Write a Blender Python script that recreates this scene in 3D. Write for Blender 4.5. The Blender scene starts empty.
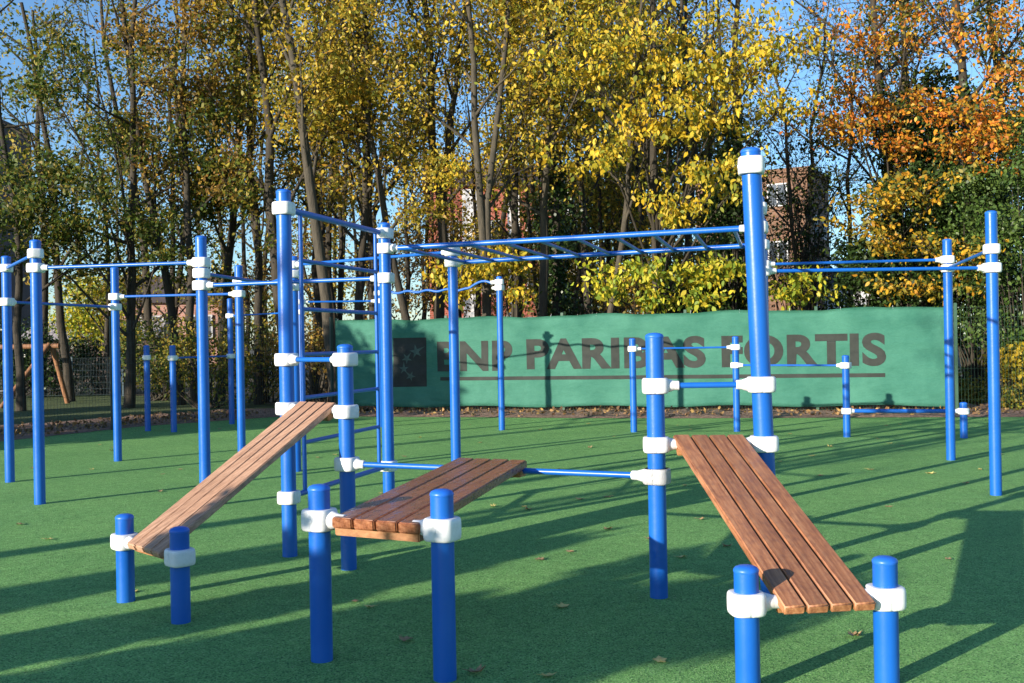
import bpy, bmesh, math, random
import numpy as np
from mathutils import Vector, Matrix

random.seed(7)
RNG = np.random.default_rng(11)
scene = bpy.context.scene
COL = scene.collection
F = 1050.0; CX = 512.0; CY = 341.5; EYE = 1.55; ROLL = -0.0180
SUN_AZ = (0.73, 0.68); SUN_EL = 13.0

# ------------------------------------------------------------------ camera
cam_d = bpy.data.cameras.new('camera'); cam = bpy.data.objects.new('camera', cam_d); COL.objects.link(cam)
cam_d.sensor_width = 36.0; cam_d.lens = F / 1024.0 * 36.0; cam_d.clip_start = 0.05; cam_d.clip_end = 3000
R3 = Matrix.Rotation(math.pi / 2, 3, 'X') @ Matrix.Rotation(ROLL, 3, 'Z')
cam.matrix_world = Matrix.Translation((0, 0, EYE)) @ R3.to_4x4()
scene.camera = cam

# survey helpers: turn a sighting in the photograph into a position on the ground / at a known distance
def sight(px, py): return R3 @ Vector(((px - CX) / F, -(py - CY) / F, -1.0))
def on_ground(px, py, z=0.0):
    d = sight(px, py); t = (z - EYE) / d.z
    return Vector((d.x * t, d.y * t, z))
def at_depth(px, py, Y):
    d = sight(px, py); t = Y / d.y
    return Vector((d.x * t, Y, EYE + d.z * t))
def height_of(px, py, Y): return at_depth(px, py, Y).z

# ------------------------------------------------------------------ materials
def mat(name):
    m = bpy.data.materials.new(name); m.use_nodes = True
    nt = m.node_tree; return m, nt, nt.nodes['Principled BSDF']
def ramp(nt, fac, stops, interp='LINEAR'):
    r = nt.nodes.new('ShaderNodeValToRGB'); r.color_ramp.interpolation = interp
    e = r.color_ramp.elements
    while len(e) < len(stops): e.new(0.5)
    for el, (p, c) in zip(e, stops): el.position = p; el.color = (*c, 1)
    nt.links.new(fac, r.inputs[0]); return r.outputs[0]
def noise(nt, scale, detail=4, vec=None, rough=0.55):
    n = nt.nodes.new('ShaderNodeTexNoise'); n.inputs['Scale'].default_value = scale
    n.inputs['Detail'].default_value = detail; n.inputs['Roughness'].default_value = rough
    if vec is not None: nt.links.new(vec, n.inputs['Vector'])
    return n.outputs[0]
def coords(nt, which='Object', scale=None):
    t = nt.nodes.new('ShaderNodeTexCoord'); o = t.outputs[which]
    if scale:
        mp = nt.nodes.new('ShaderNodeMapping'); mp.inputs['Scale'].default_value = scale
        nt.links.new(o, mp.inputs['Vector']); o = mp.outputs[0]
    return o
def mixc(nt, fac, a, b, mode='MIX'):
    m = nt.nodes.new('ShaderNodeMix'); m.data_type = 'RGBA'; m.blend_type = mode
    for i, v in ((0, fac), (6, a), (7, b)):
        if hasattr(v, 'links') or hasattr(v, 'is_linked'): nt.links.new(v, m.inputs[i])
        else: m.inputs[i].default_value = v if i == 0 else (*v, 1)
    return m.outputs[2]
def bump(nt, h, strength, dist, bsdf):
    b = nt.nodes.new('ShaderNodeBump'); b.inputs['Strength'].default_value = strength; b.inputs['Distance'].default_value = dist
    nt.links.new(h, b.inputs['Height']); nt.links.new(b.outputs[0], bsdf.inputs['Normal'])

def simple(name, c0, c1, scale, rough=0.6, bumpd=0, spec=0.5, detail=4):
    m, nt, b = mat(name)
    v = coords(nt)
    n = noise(nt, scale, detail, v)
    nt.links.new(ramp(nt, n, [(0.3, c0), (0.7, c1)]), b.inputs['Base Color'])
    b.inputs['Roughness'].default_value = rough; b.inputs['Specular IOR Level'].default_value = spec
    if bumpd: bump(nt, n, 0.6, bumpd, b)
    return m

M = {}
# painted steel
m, nt, b = mat('blue_paint'); v = coords(nt, 'Object')
n = noise(nt, 3.0, 5, v); n2 = noise(nt, 60.0, 3, v)
base = ramp(nt, n, [(0.25, (0.007, 0.105, 0.46)), (0.75, (0.010, 0.13, 0.52))])
spk = ramp(nt, n2, [(0.66, (0, 0, 0)), (0.74, (0.35, 0.35, 0.35))])
nt.links.new(mixc(nt, spk, base, (0.05, 0.14, 0.42)), b.inputs['Base Color'])
nt.links.new(ramp(nt, n, [(0.2, (0.26,) * 3), (0.8, (0.42,) * 3)]), b.inputs['Roughness'])
bump(nt, noise(nt, 25, 2, v), 0.08, 0.01, b); M['blue'] = m
m, nt, b = mat('blue_cap_plastic'); b.inputs['Base Color'].default_value = (0.017, 0.14, 0.60, 1)
n = noise(nt, 20, 4, coords(nt)); nt.links.new(ramp(nt, n, [(0.3, (0.35,) * 3), (0.7, (0.5,) * 3)]), b.inputs['Roughness']); M['cap'] = m
m, nt, b = mat('white_plastic'); v = coords(nt)
nt.links.new(ramp(nt, noise(nt, 14, 6, v, 0.7), [(0.25, (0.60, 0.60, 0.58)), (0.5, (0.78, 0.78, 0.77)), (0.7, (0.82, 0.82, 0.82))]), b.inputs['Base Color'])
b.inputs['Roughness'].default_value = 0.45; M['white'] = m
M['steel'] = simple('galvanised_steel', (0.38, 0.40, 0.43), (0.5, 0.52, 0.55), 30, 0.35)
M['bolt'] = simple('dark_bolt_metal', (0.10, 0.10, 0.11), (0.2, 0.2, 0.2), 80, 0.5)

def wood(name, c_dark, c_mid, c_light, rough, axis, wet=0.0):
    m, nt, b = mat(name)
    sc = [60, 60, 60]; sc[axis] = 3.5
    v = coords(nt, 'Object', tuple(sc))
    g = noise(nt, 1.0, 8, v, 0.68)
    sc2 = [26, 26, 26]; sc2[axis] = 13.0
    blot = noise(nt, 1.0, 6, coords(nt, 'Object', tuple(sc2)), 0.7)
    isl = nt.nodes.new('ShaderNodeObjectInfo')
    c = ramp(nt, g, [(0.32, c_dark), (0.5, c_mid), (0.7, c_light)])
    c = mixc(nt, ramp(nt, blot, [(0.45, (0, 0, 0)), (0.64, (0.42,) * 3)]), c, tuple(x * 0.6 for x in c_dark))
    hs = nt.nodes.new('ShaderNodeHueSaturation')
    mr = nt.nodes.new('ShaderNodeMapRange'); nt.links.new(isl.outputs['Random'], mr.inputs[0])
    mr.inputs[3].default_value = 0.8; mr.inputs[4].default_value = 1.2
    nt.links.new(mr.outputs[0], hs.inputs['Value']); nt.links.new(c, hs.inputs['Color'])
    nt.links.new(hs.outputs[0], b.inputs['Base Color'])
    nt.links.new(ramp(nt, blot, [(0.4, (rough,) * 3), (0.65, (max(0.12, rough - wet),) * 3)]), b.inputs['Roughness'])
    bump(nt, g, 0.35, 0.004, b)
    return m
M['wood_left'] = wood('weathered_tan_wood', (0.27, 0.14, 0.078), (0.43, 0.245, 0.148), (0.55, 0.345, 0.22), 0.7, 1, 0.1)
M['wood_bench'] = wood('oiled_dark_wood', (0.17, 0.058, 0.025), (0.33, 0.12, 0.05), (0.46, 0.20, 0.09), 0.38, 1, 0.2)
M['wood_right'] = wood('red_brown_wood', (0.22, 0.080, 0.032), (0.41, 0.17, 0.073), (0.55, 0.27, 0.125), 0.6, 1, 0.2)
M['wood_fresh'] = wood('fresh_orange_timber', (0.34, 0.14, 0.05), (0.46, 0.21, 0.08), (0.52, 0.27, 0.12), 0.6, 0)
M['wood_swing'] = wood('round_brown_timber', (0.20, 0.09, 0.04), (0.30, 0.14, 0.06), (0.36, 0.18, 0.09), 0.7, 2)

# rubber court
m, nt, b = mat('green_rubber_granules'); v = coords(nt)
vo = nt.nodes.new('ShaderNodeTexVoronoi'); vo.inputs['Scale'].default_value = 140; nt.links.new(v, vo.inputs['Vector'])
gr = ramp(nt, vo.outputs['Color'], [(0.12, (0.055, 0.16, 0.045)), (0.38, (0.185, 0.45, 0.125)), (0.7, (0.265, 0.57, 0.165)), (0.92, (0.43, 0.70, 0.28))])
big = noise(nt, 0.7, 5, v, 0.6); mid = noise(nt, 9.0, 4, v)
gr = mixc(nt, 1.0, gr, ramp(nt, big, [(0.3, (0.80, 0.84, 0.80)), (0.7, (1.1, 1.06, 1.0))]), 'MULTIPLY')
gr = mixc(nt, 1.0, gr, ramp(nt, mid, [(0.3, (0.82,) * 3), (0.7, (1.08,) * 3)]), 'MULTIPLY')
st = noise(nt, 0.28, 7, v, 0.7)
gr = mixc(nt, ramp(nt, st, [(0.52, (0, 0, 0)), (0.72, (0.30,) * 3)]), gr, (0.17, 0.40, 0.11))
nt.links.new(gr, b.inputs['Base Color']); b.inputs['Roughness'].default_value = 0.85; b.inputs['Specular IOR Level'].default_value = 0.25
bump(nt, vo.outputs['Distance'], 1.0, 0.012, b); M['court'] = m
# soil and grass
m, nt, b = mat('soil_and_leaf_litter'); v = coords(nt)
nt.links.new(ramp(nt, noise(nt, 12, 8, v, 0.75), [(0.3, (0.06, 0.036, 0.022)), (0.45, (0.20, 0.12, 0.078)), (0.6, (0.34, 0.215, 0.15)), (0.75, (0.45, 0.31, 0.22))]), b.inputs['Base Color'])
b.inputs['Roughness'].default_value = 0.95; bump(nt, noise(nt, 25, 6, v), 1.0, 0.05, b); M['soil'] = m
m, nt, b = mat('lawn_grass'); v = coords(nt)
nt.links.new(ramp(nt, noise(nt, 6, 8, v, 0.75), [(0.3, (0.030, 0.050, 0.012)), (0.5, (0.075, 0.115, 0.025)), (0.72, (0.15, 0.16, 0.05))]), b.inputs['Base Color'])
b.inputs['Roughness'].default_value = 0.95; bump(nt, noise(nt, 40, 6, v), 1.0, 0.05, b); M['lawn'] = m
m, nt, b = mat('ground_under_trees'); v = coords(nt)
nt.links.new(ramp(nt, noise(nt, 1.5, 9, v, 0.75), [(0.3, (0.03, 0.025, 0.012)), (0.5, (0.09, 0.065, 0.03)), (0.7, (0.10, 0.11, 0.035))]), b.inputs['Base Color'])
b.inputs['Roughness'].default_value = 0.95; M['ground'] = m
# bark
def bark(name, c0, c1):
    m, nt, b = mat(name); v = coords(nt, 'Object', (14, 14, 3.0))
    n = noise(nt, 1.0, 7, v, 0.7)
    nt.links.new(ramp(nt, n, [(0.3, c0), (0.7, c1)]), b.inputs['Base Color']); b.inputs['Roughness'].default_value = 0.9
    bump(nt, n, 0.9, 0.03, b); return m
M['bark'] = bark('dark_bark', (0.022, 0.018, 0.012), (0.066, 0.053, 0.035))
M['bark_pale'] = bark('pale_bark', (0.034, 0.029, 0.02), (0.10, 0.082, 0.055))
# leaves
def leafmat(name, cols, trans=0.36, rough=0.5):
    m, nt, b = mat(name)
    g = nt.nodes.new('ShaderNodeNewGeometry')
    cols = [tuple(min(.8, x * (1.28 if name not in ('leaves_ivy', 'leaves_dry') else 1.1)) for x in c_) for c_ in cols]; k = len(cols)
    c = ramp(nt, g.outputs['Random Per Island'], [((i + 0.0) / k, x) for i, x in enumerate(cols)], 'CONSTANT')
    cl = ramp(nt, noise(nt, 0.9, 4, coords(nt, 'Object')), [(0.32, (0.62, 0.68, 0.6)), (0.68, (1.25, 1.2, 1.15))])
    c = mixc(nt, 1.0, c, cl, 'MULTIPLY')
    nt.links.new(c, b.inputs['Base Color']); b.inputs['Roughness'].default_value = rough
    b.inputs['Specular IOR Level'].default_value = 0.3
    t = nt.nodes.new('ShaderNodeBsdfTranslucent'); nt.links.new(c, t.inputs['Color'])
    mx = nt.nodes.new('ShaderNodeMixShader'); mx.inputs[0].default_value = trans
    nt.links.new(b.outputs[0], mx.inputs[1]); nt.links.new(t.outputs[0], mx.inputs[2])
    nt.links.new(mx.outputs[0], nt.nodes['Material Output'].inputs['Surface']); return m
LM = {
 'yellow': leafmat('leaves_yellow', [(0.52, 0.36, 0.025), (0.42, 0.33, 0.03), (0.58, 0.42, 0.04), (0.30, 0.27, 0.03), (0.48, 0.30, 0.02), (0.20, 0.22, 0.03)]),
 'lime': leafmat('leaves_yellow_green', [(0.36, 0.36, 0.03), (0.24, 0.30, 0.03), (0.46, 0.40, 0.04), (0.16, 0.23, 0.03), (0.50, 0.38, 0.03)]),
 'gold': leafmat('leaves_gold', [(0.40, 0.28, 0.028), (0.31, 0.235, 0.028), (0.48, 0.35, 0.04), (0.22, 0.20, 0.028), (0.15, 0.16, 0.025), (0.38, 0.22, 0.025), (0.50, 0.38, 0.05)]),
 'olive': leafmat('leaves_olive', [(0.15, 0.165, 0.022), (0.24, 0.21, 0.028), (0.10, 0.125, 0.02), (0.32, 0.25, 0.03), (0.06, 0.085, 0.015), (0.24, 0.155, 0.03)]),
 'green': leafmat('leaves_green', [(0.06, 0.095, 0.014), (0.09, 0.125, 0.018), (0.05, 0.075, 0.013), (0.16, 0.15, 0.022), (0.035, 0.055, 0.012), (0.20, 0.15, 0.025)]),
 'brown': leafmat('leaves_brown', [(0.22, 0.12, 0.03), (0.30, 0.18, 0.035), (0.13, 0.08, 0.025), (0.17, 0.15, 0.028), (0.36, 0.22, 0.035)]),
 'orange': leafmat('leaves_orange', [(0.54, 0.21, 0.022), (0.48, 0.15, 0.02), (0.54, 0.30, 0.03), (0.40, 0.12, 0.018), (0.46, 0.24, 0.03), (0.18, 0.16, 0.03)]),
 'amber': leafmat('leaves_amber', [(0.50, 0.30, 0.02), (0.44, 0.21, 0.02), (0.36, 0.24, 0.025), (0.22, 0.18, 0.025), (0.13, 0.13, 0.02)]),
 'ivy': leafmat('leaves_ivy', [(0.022, 0.045, 0.012), (0.032, 0.06, 0.015), (0.05, 0.085, 0.02), (0.02, 0.035, 0.01)], 0.12, 0.35),
 'hedge': leafmat('leaves_hedge', [(0.045, 0.085, 0.018), (0.065, 0.115, 0.024), (0.085, 0.13, 0.03), (0.035, 0.06, 0.015)], 0.2, 0.4),
 'dry': leafmat('leaves_dry', [(0.16, 0.10, 0.05), (0.28, 0.17, 0.07), (0.10, 0.06, 0.03), (0.34, 0.22, 0.08), (0.22, 0.12, 0.06)], 0.1, 0.7),
}

# ------------------------------------------------------------------ mesh building
class MB:
    def __init__(s): s.v = []; s.f = []; s.sm = []
    def add(s, vs, fs, smooth=False):
        o = len(s.v); s.v += [tuple(x) for x in vs]; s.f += [tuple(i + o for i in f) for f in fs]; s.sm += [smooth] * len(fs); return s
    def tube(s, pts, radii, n=10, cap=True):
        pts = [Vector(p) for p in pts]
        if not hasattr(radii, '__len__'): radii = [radii] * len(pts)
        rings = []; up = None
        for i, p in enumerate(pts):
            t = (pts[min(i + 1, len(pts) - 1)] - pts[max(i - 1, 0)]).normalized()
            if up is None: up = t.orthogonal().normalized()
            up = (up - t * up.dot(t)); up = up.normalized() if up.length > 1e-6 else t.orthogonal().normalized()
            w = t.cross(up)
            rings.append([p + (up * math.cos(2 * math.pi * k / n) + w * math.sin(2 * math.pi * k / n)) * radii[i] for k in range(n)])
        vs = [v for r in rings for v in r]; fs = []
        for i in range(len(pts) - 1):
            for k in range(n):
                fs.append((i * n + k, i * n + (k + 1) % n, (i + 1) * n + (k + 1) % n, (i + 1) * n + k))
        s.add(vs, fs, True)
        if cap:
            s.add(rings[0], [tuple(range(n - 1, -1, -1))]); s.add(rings[-1], [tuple(range(n))])
        return s
    def box(s, c, sx, sy, sz, ax=None, ay=None, az=None):
        c = Vector(c); ax = Vector(ax or (1, 0, 0)); ay = Vector(ay or (0, 1, 0)); az = Vector(az or (0, 0, 1))
        vs = [c + ax * (i * sx / 2) + ay * (j * sy / 2) + az * (k * sz / 2) for k in (-1, 1) for j in (-1, 1) for i in (-1, 1)]
        return s.add(vs, [(0, 2, 3, 1), (4, 5, 7, 6), (0, 1, 5, 4), (2, 6, 7, 3), (0, 4, 6, 2), (1, 3, 7, 5)])
    def lathe(s, prof, n=20, c=(0, 0, 0)):
        c = Vector(c); vs = []; fs = []
        for r, z in prof:
            for k in range(n): vs.append(c + Vector((r * math.cos(2 * math.pi * k / n), r * math.sin(2 * math.pi * k / n), z)))
        for i in range(len(prof) - 1):
            for k in range(n): fs.append((i * n + k, i * n + (k + 1) % n, (i + 1) * n + (k + 1) % n, (i + 1) * n + k))
        fs.append(tuple(range(n - 1, -1, -1))); fs.append(tuple((len(prof) - 1) * n + k for k in range(n)))
        return s.add(vs, fs, True)
    def build(s, name, material, parent=None, bevel=0.0, seg=2, auto=40):
        me = bpy.data.meshes.new(name); me.from_pydata(s.v, [], s.f)
        me.polygons.foreach_set('use_smooth', s.sm)
        if bevel:
            bm = bmesh.new(); bm.from_mesh(me)
            bmesh.ops.bevel(bm, geom=[e for e in bm.edges], offset=bevel, segments=seg, affect='EDGES', clamp_overlap=True)
            for f in bm.faces: f.smooth = True
            bm.to_mesh(me); bm.free()
        if auto: me.set_sharp_from_angle(angle=math.radians(auto))
        me.materials.append(material)
        return link(name, me, parent)
def link(name, me, parent=None):
    o = bpy.data.objects.new(name, me); COL.objects.link(o)
    if parent is not None:
        o.parent = parent
        wp = world_loc(parent)                 # vertices are given in world metres: shift them to the parent's base
        if me is not None: me.transform(Matrix.Translation(-wp))
    return o
def world_loc(o):
    v = Vector(o.location)
    while o.parent is not None: o = o.parent; v = v + Vector(o.location)
    return v
def thing(name, label, cat, loc, group=None):
    o = bpy.data.objects.new(name, None); COL.objects.link(o); o.location = loc; o.empty_display_size = 0.2
    o['label'] = label; o['category'] = cat
    if group: o['group'] = group
    return o
def tag(o, label, cat, group=None):
    o['label'] = label; o['category'] = cat
    if group: o['group'] = group
    return o
def kind(o, k): o['kind'] = k; return o

# ------------------------------------------------------------------ workout posts, clamps, bars
PR = 0.054
class Post:
    """a steel post standing in the court; clamps and cap are its sub-parts"""
    def __init__(s, station, base, ztop, top_shift=(0, 0), r=PR):
        s.base = Vector(base); s.r = r; s.zt = ztop; s.sh = Vector((top_shift[0], top_shift[1], 0))
        mb = MB(); b = s.base; t = s.at(ztop - 0.018)
        mb.tube([b + Vector((0, 0, -0.05)), b + (t - b) * 0.33, b + (t - b) * 0.66, t], r, 24)
        s.o = mb.build('post', M['blue'], station)
        c = MB(); c.lathe([(r * 1.0, -0.0), (r * 1.03, 0.003), (r * 1.03, 0.012), (r * 0.9, 0.022), (r * 0.6, 0.029), (r * 0.2, 0.032)], 24, t)
        c.build('cap', M['cap'], s.o)
    def at(s, z):
        return s.base + Vector((0, 0, z - s.base.z)) + s.sh * (z / s.zt)
    def clamp(s, z, dirs=((1, 0, 0),), big=1.0, nub=0.075):
        c = s.at(z); h = 0.094 * big; w = s.r + 0.0255
        d0 = Vector(dirs[0]); d0.z = 0; d0.normalize(); e = Vector((-d0.y, d0.x, 0))
        # collar: rounded square with soft edges
        prof = []; n = 64
        for k in range(n):
            a = 2 * math.pi * k / n; ca, sa = math.cos(a), math.sin(a)
            q = (abs(ca) ** 3.4 + abs(sa) ** 3.4) ** (-1 / 3.4) * (0.945 if k in (16, 48) else 1.0)
            prof.append((ca * q * w, sa * q * w * 0.94))
        mb = MB(); vs = []; fs = []
        lv = [(-0.5, 0.70), (-0.5, 0.86), (-0.48, 0.915), (-0.44, 0.955), (-0.36, 0.988), (-0.2, 1.0), (0.2, 1.0), (0.36, 0.988), (0.44, 0.955), (0.48, 0.915), (0.5, 0.86), (0.5, 0.70)]
        for z_, k_ in lv:
            for (x, y) in prof: vs.append(c + d0 * x * k_ + e * y * k_ + Vector((0, 0, z_ * h)))
        for i in range(len(lv) - 1):
            for k in range(n): fs.append((i * n + k, i * n + (k + 1) % n, (i + 1) * n + (k + 1) % n, (i + 1) * n + k))
        fs.append(tuple(range(n - 1, -1, -1))); fs.append(tuple((len(lv) - 1) * n + k for k in range(n)))
        mb.add(vs, fs, True)
        for d in dirs:
            d = Vector(d); d.normalize()
            mb.tube([c + d * (w * 0.7), c + d * (w * 0.98), c + d * (w + nub * 0.45), c + d * (w + nub * 0.55), c + d * (w + nub), c + d * (w + nub + 0.004)],
                    [h * 0.47, h * 0.44, h * 0.33, h * 0.31, h * 0.30, h * 0.25], 20)
        # joint bolts of the two clamp halves
        for sgn in (-1, 1):
            mb.tube([c + e * sgn * (w * 0.93), c + e * sgn * (w * 0.965)], 0.011, 8)
        mb.build('clamp', M['white'], s.o)
        return w + nub

def bar(station, p1, z1, p2, z2, r=0.0175, path=None, clamp1=True, clamp2=True, name='bar', n=12, nub=0.06):
    a = p1.at(z1); b_ = p2.at(z2); d = (b_ - a).normalized(); g = PR + 0.06
    if clamp1: p1.clamp(z1, (d,), nub=nub)
    if clamp2: p2.clamp(z2, (-d,), nub=nub)
    a2 = a + d * g; b2 = b_ - d * g
    if path:
        L = (b2 - a2).length
        pts = [a2 + (b2 - a2) * (i / 40) + Vector((0, 0, path(i / 40))) for i in range(41)]
    else: pts = [a2, b2]
    return MB().tube(pts, r, n).build(name, M['blue'], station)

def board(station, c0, u0, c1, u1, w, wood_m, thick=0.042, n=4, gap=0.009, ext0=0.05, ext1=0.05):
    """four planks side by side from c0 to c1; u0/u1 are the width directions at the ends"""
    L = (c1 - c0); ln = L.normalized()
    c0 = c0 - ln * ext0; c1 = c1 + ln * ext1
    up = ln.cross(u0); up = up if up.z > 0 else -up; up.normalize()
    pw = (w - gap * (n - 1)) / n
    for k in range(n):
        a = -w / 2 + k * (pw + gap)
        j0 = random.uniform(-0.004, 0.004); j1 = random.uniform(-0.004, 0.004)
        o = (c0 + c1) * 0.5 + u0 * (a + pw / 2)
        corners = []
        for s in (0, 1):
            for (c, u, j) in ((c0, u0, j0), (c1, u1, j1)):
                for x in (a, a + pw):
                    corners.append(c + u * x + ln * j + up * (s * thick))
        # local frame: x across, y along, z up so the grain follows the plank
        Mx = Matrix((u0, (up.cross(u0)).normalized(), up)).transposed().to_4x4(); Mx.translation = o
        inv = Mx.inverted()
        vs = [inv @ c for c in corners]
        me = bpy.data.meshes.new('plank'); me.from_pydata(vs, [], [(0, 1, 3, 2), (4, 6, 7, 5), (0, 4, 5, 1), (2, 3, 7, 6), (0, 2, 6, 4), (1, 5, 7, 3)])
        bm = bmesh.new(); bm.from_mesh(me); bmesh.ops.recalc_face_normals(bm, faces=bm.faces)
        bmesh.ops.bevel(bm, geom=list(bm.edges), offset=0.007, segments=3, affect='EDGES')
        for f in bm.faces: f.smooth = True
        bm.to_mesh(me); bm.free(); me.set_sharp_from_angle(angle=math.radians(50))
        me.materials.append(wood_m)
        p = bpy.data.objects.new('plank', me); COL.objects.link(p); p.parent = station
        p.matrix_parent_inverse = Matrix.Translation(-world_loc(station)); p.matrix_world = Mx
        p.matrix_parent_inverse.identity(); Mx2 = Mx.copy(); Mx2.translation = o - world_loc(station); p.matrix_local = Mx2
    for (c, u, s) in ((c0, u0, 1), (c1, u1, -1)):
        cc = c + ln * s * (0.075 if s < 0 else ext0 + .03) - up * 0.0225
        e2 = up.cross(u).normalized()
        MB().box(cc, w * 0.97, 0.095, 0.042, u, e2, up).build('crosspiece', M['wood_fresh'], station, 0.005)
        # coach bolts through the planks into the crosspiece
    return up

K = 1.05
G_ = on_ground
def hid(px, py, Y):                     # a post seen only above something: its distance comes from its height
    p = at_depth(px, py, Y); return Vector((p.x, p.y, 0))
def z_at(post, py, px=None):
    Y = post.base.y
    if px is None: px = CX + post.base.x / Y * F
    return height_of(px, py, Y)

# --- station: left sloping board
bA, bE, bD = G_(290, 556), G_(349, 569), G_(659, 597)
bC = hid(771, 590, 5.95 * K)
def grp(*ps): return sum((Vector(p) for p in ps), Vector((0, 0, 0))) / len(ps)
b1, b2 = G_(126, 601), G_(181, 622)
S_left = thing('sloping_board', 'tan wooden four-plank board sloping down left from the tall blue post to two knee-high posts', 'exercise board', grp(b1, b2))
L1 = Post(S_left, b1, height_of(124, 516, b1.y)); L2 = Post(S_left, b2, height_of(178, 529, b2.y))
b3, b4 = G_(322, 660), G_(445, 679)
S_bench = thing('flat_bench', 'level dark brown wooden plank bench between two short blue posts, centre foreground', 'exercise bench', grp(b3, b4))
B1 = Post(S_bench, b3, height_of(313, 487, b3.y)); B2 = Post(S_bench, b4, height_of(435, 492, b4.y))
b5, b6 = hid(748, 683, 4.39 * K), G_(887, 683)
S_right = thing('sloping_board', 'reddish-brown wet four-plank board sloping towards the camera onto two short posts at lower right', 'exercise board', grp(b5, b6))
Q1 = Post(S_right, b5, height_of(748, 568, b5.y)); Q2 = Post(S_right, b6, height_of(888, 559, b6.y))

# --- tall climbing frame
bB = hid(387, 380, 9.15 * K)
S_wall = thing('climbing_frame', 'tall blue climbing frame with ladder rungs joined to the tan sloping board', 'climbing frame', grp(bA, bE, bB))
A = Post(S_wall, bA, height_of(283, 191, bA.y)); E = Post(S_wall, bE, height_of(345, 346, bE.y)); B = Post(S_wall, bB, height_of(385, 224, bB.y))
S_low = thing('dip_bar_frame', 'blue tall post and chest-high post joined by a short bar above the right board', 'bar frame', grp(bD, bC))
ct = at_depth(750.5, 150, 5.95 * K)
D = Post(S_low, bD, height_of(653, 335, bD.y)); C = Post(S_low, bC, ct.z, (ct.x - bC.x, 0), r=0.058)

zAE = (z_at(A, 361) + z_at(E, 358)) / 2
bar(S_wall, A, zAE, E, zAE)
z_top_l = (z_at(A, 408) + z_at(E, 412)) / 2
dAE = (E.base - A.base).normalized(); A.clamp(z_top_l, (dAE,)); E.clamp(z_top_l, (-dAE,))
zl1 = (z_at(L1, 541) + z_at(L2, 557)) / 2
dL = (L2.base - L1.base).normalized(); L1.clamp(zl1, (dL,)); L2.clamp(zl1, (-dL,))
board(S_left, (L1.at(zl1) + L2.at(zl1)) / 2 + Vector((0, 0, -0.0)), dL, (A.at(z_top_l) + E.at(z_top_l)) / 2, dAE, 0.43, M['wood_left'])

# E-D bar and flat bench
zED = (z_at(E, 464) + z_at(D, 476)) / 2
bar(S_bench, E, zED, D, zED, r=0.019, name='support_bar')
dB = (B2.base - B1.base).normalized(); zb = (z_at(B1, 521) + z_at(B2, 527)) / 2
B1.clamp(zb, (dB,), 1.12); B2.clamp(zb, (-dB,), 1.12)
dED = (D.base - E.base).normalized()
tfar = at_depth(491, 466, 6.45 * K)
# where the sight line to the bench end crosses the E-D bar
def seg_at_px(p, q, px):
    best = min((i / 400 for i in range(401)), key=lambda t: abs((p + (q - p) * t).x / (p + (q - p) * t).y * F + CX - px)); return p + (q - p) * best
far = seg_at_px(E.at(zED), D.at(zED), 487)
board(S_bench, (B1.at(zb) + B2.at(zb)) / 2 + Vector((0, 0, -0.025)), dB, far + Vector((0, 0, 0.008)), (dED * 0.55 + dB * 0.45).normalized(), 0.50, M['wood_bench'], ext0=0.05, ext1=0.07, thick=.052)

# D-C short bar and right board
zDC = (z_at(D, 386) + z_at(C, 384)) / 2
bar(S_low, D, zDC, C, zDC)
zr1 = (z_at(D, 446) + z_at(C, 442)) / 2
dDC = (C.base - D.base).normalized(); D.clamp(zr1, (dDC,)); C.clamp(zr1, (-dDC,))
zr0 = (z_at(Q1, 604) + z_at(Q2, 596)) / 2
dQ = (Q2.base - Q1.base).normalized(); Q1.clamp(zr0, (dQ,), 1.05); Q2.clamp(zr0, (-dQ,), 1.05)
board(S_right, (Q1.at(zr0) + Q2.at(zr0)) / 2 + Vector((.02, 0, -.005)), dQ, (D.at(zr1) + C.at(zr1)) / 2, dDC, 0.415, M['wood_right'], ext0=.10)
D.clamp(zED, (-dED,))

# ladder between A and B
zt = (z_at(A, 208) + z_at(B, 234)) / 2; zbot = (z_at(A, 497) + z_at(B, 466)) / 2
bar(S_wall, A, zt, B, zt, r=0.024, name='top_rail'); bar(S_wall, A, zbot, B, zbot, r=0.021, name='bottom_rail')
def on_AB(px): return seg_at_px(A.base, B.base, px)
s1 = on_AB(302.5); s2 = on_AB(377)
for s in (s1, s2):
    MB().tube([s + Vector((0, 0, zbot)), s + Vector((0, 0, zt))], 0.0165, 10).build('stile', M['blue'], S_wall)
zs = [1.55 + k for k in (0.645, 0.275, -0.07, -0.40, -0.74)]
for zz in zs:
    MB().tube([s1 + Vector((0, 0, zz)), s2 + Vector((0, 0, zz))], 0.0165, 10).build('rung', M['blue'], S_wall)

# --- monkey bars
bC2 = hid(759, 300, 7.95 * K); bC3 = hid(761.5, 300, 9.45 * K); bC4 = hid(764, 300, 12.5 * K); bF = hid(455, 400, 10.9 * K)
S_mon = thing('monkey_bars', 'overhead blue monkey bars with slanting rungs above the green banner', 'monkey bars', grp(bB, bC2, bC3, bF))
C2 = Post(S_mon, bC2, 2.66); C3 = Post(S_mon, bC3, 2.66); Fp = Post(S_mon, bF, height_of(451, 248, bF.y))
zm = (z_at(B, 247.5, 387) + z_at(C2, 225.5, 757)) / 2
zf = (z_at(Fp, 263, 452) + z_at(C3, 247.5, 760)) / 2; zm = (zm + zf) / 2
bar(S_mon, B, zm, C2, zm, r=0.024, name='rail'); bar(S_mon, Fp, zm, C3, zm, r=0.024, name='rail')
for k in range(10):
    t = 0.045 + k * 0.100
    p = B.at(zm).lerp(C2.at(zm), t); q = Fp.at(zm).lerp(C3.at(zm), t)
    MB().tube([p, q], 0.0165, 10).build('rung', M['blue'], S_mon)
ztC = C.at(0).z + z_at(C, 166, 750)
dC = (C2.base - C.base).normalized()
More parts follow.
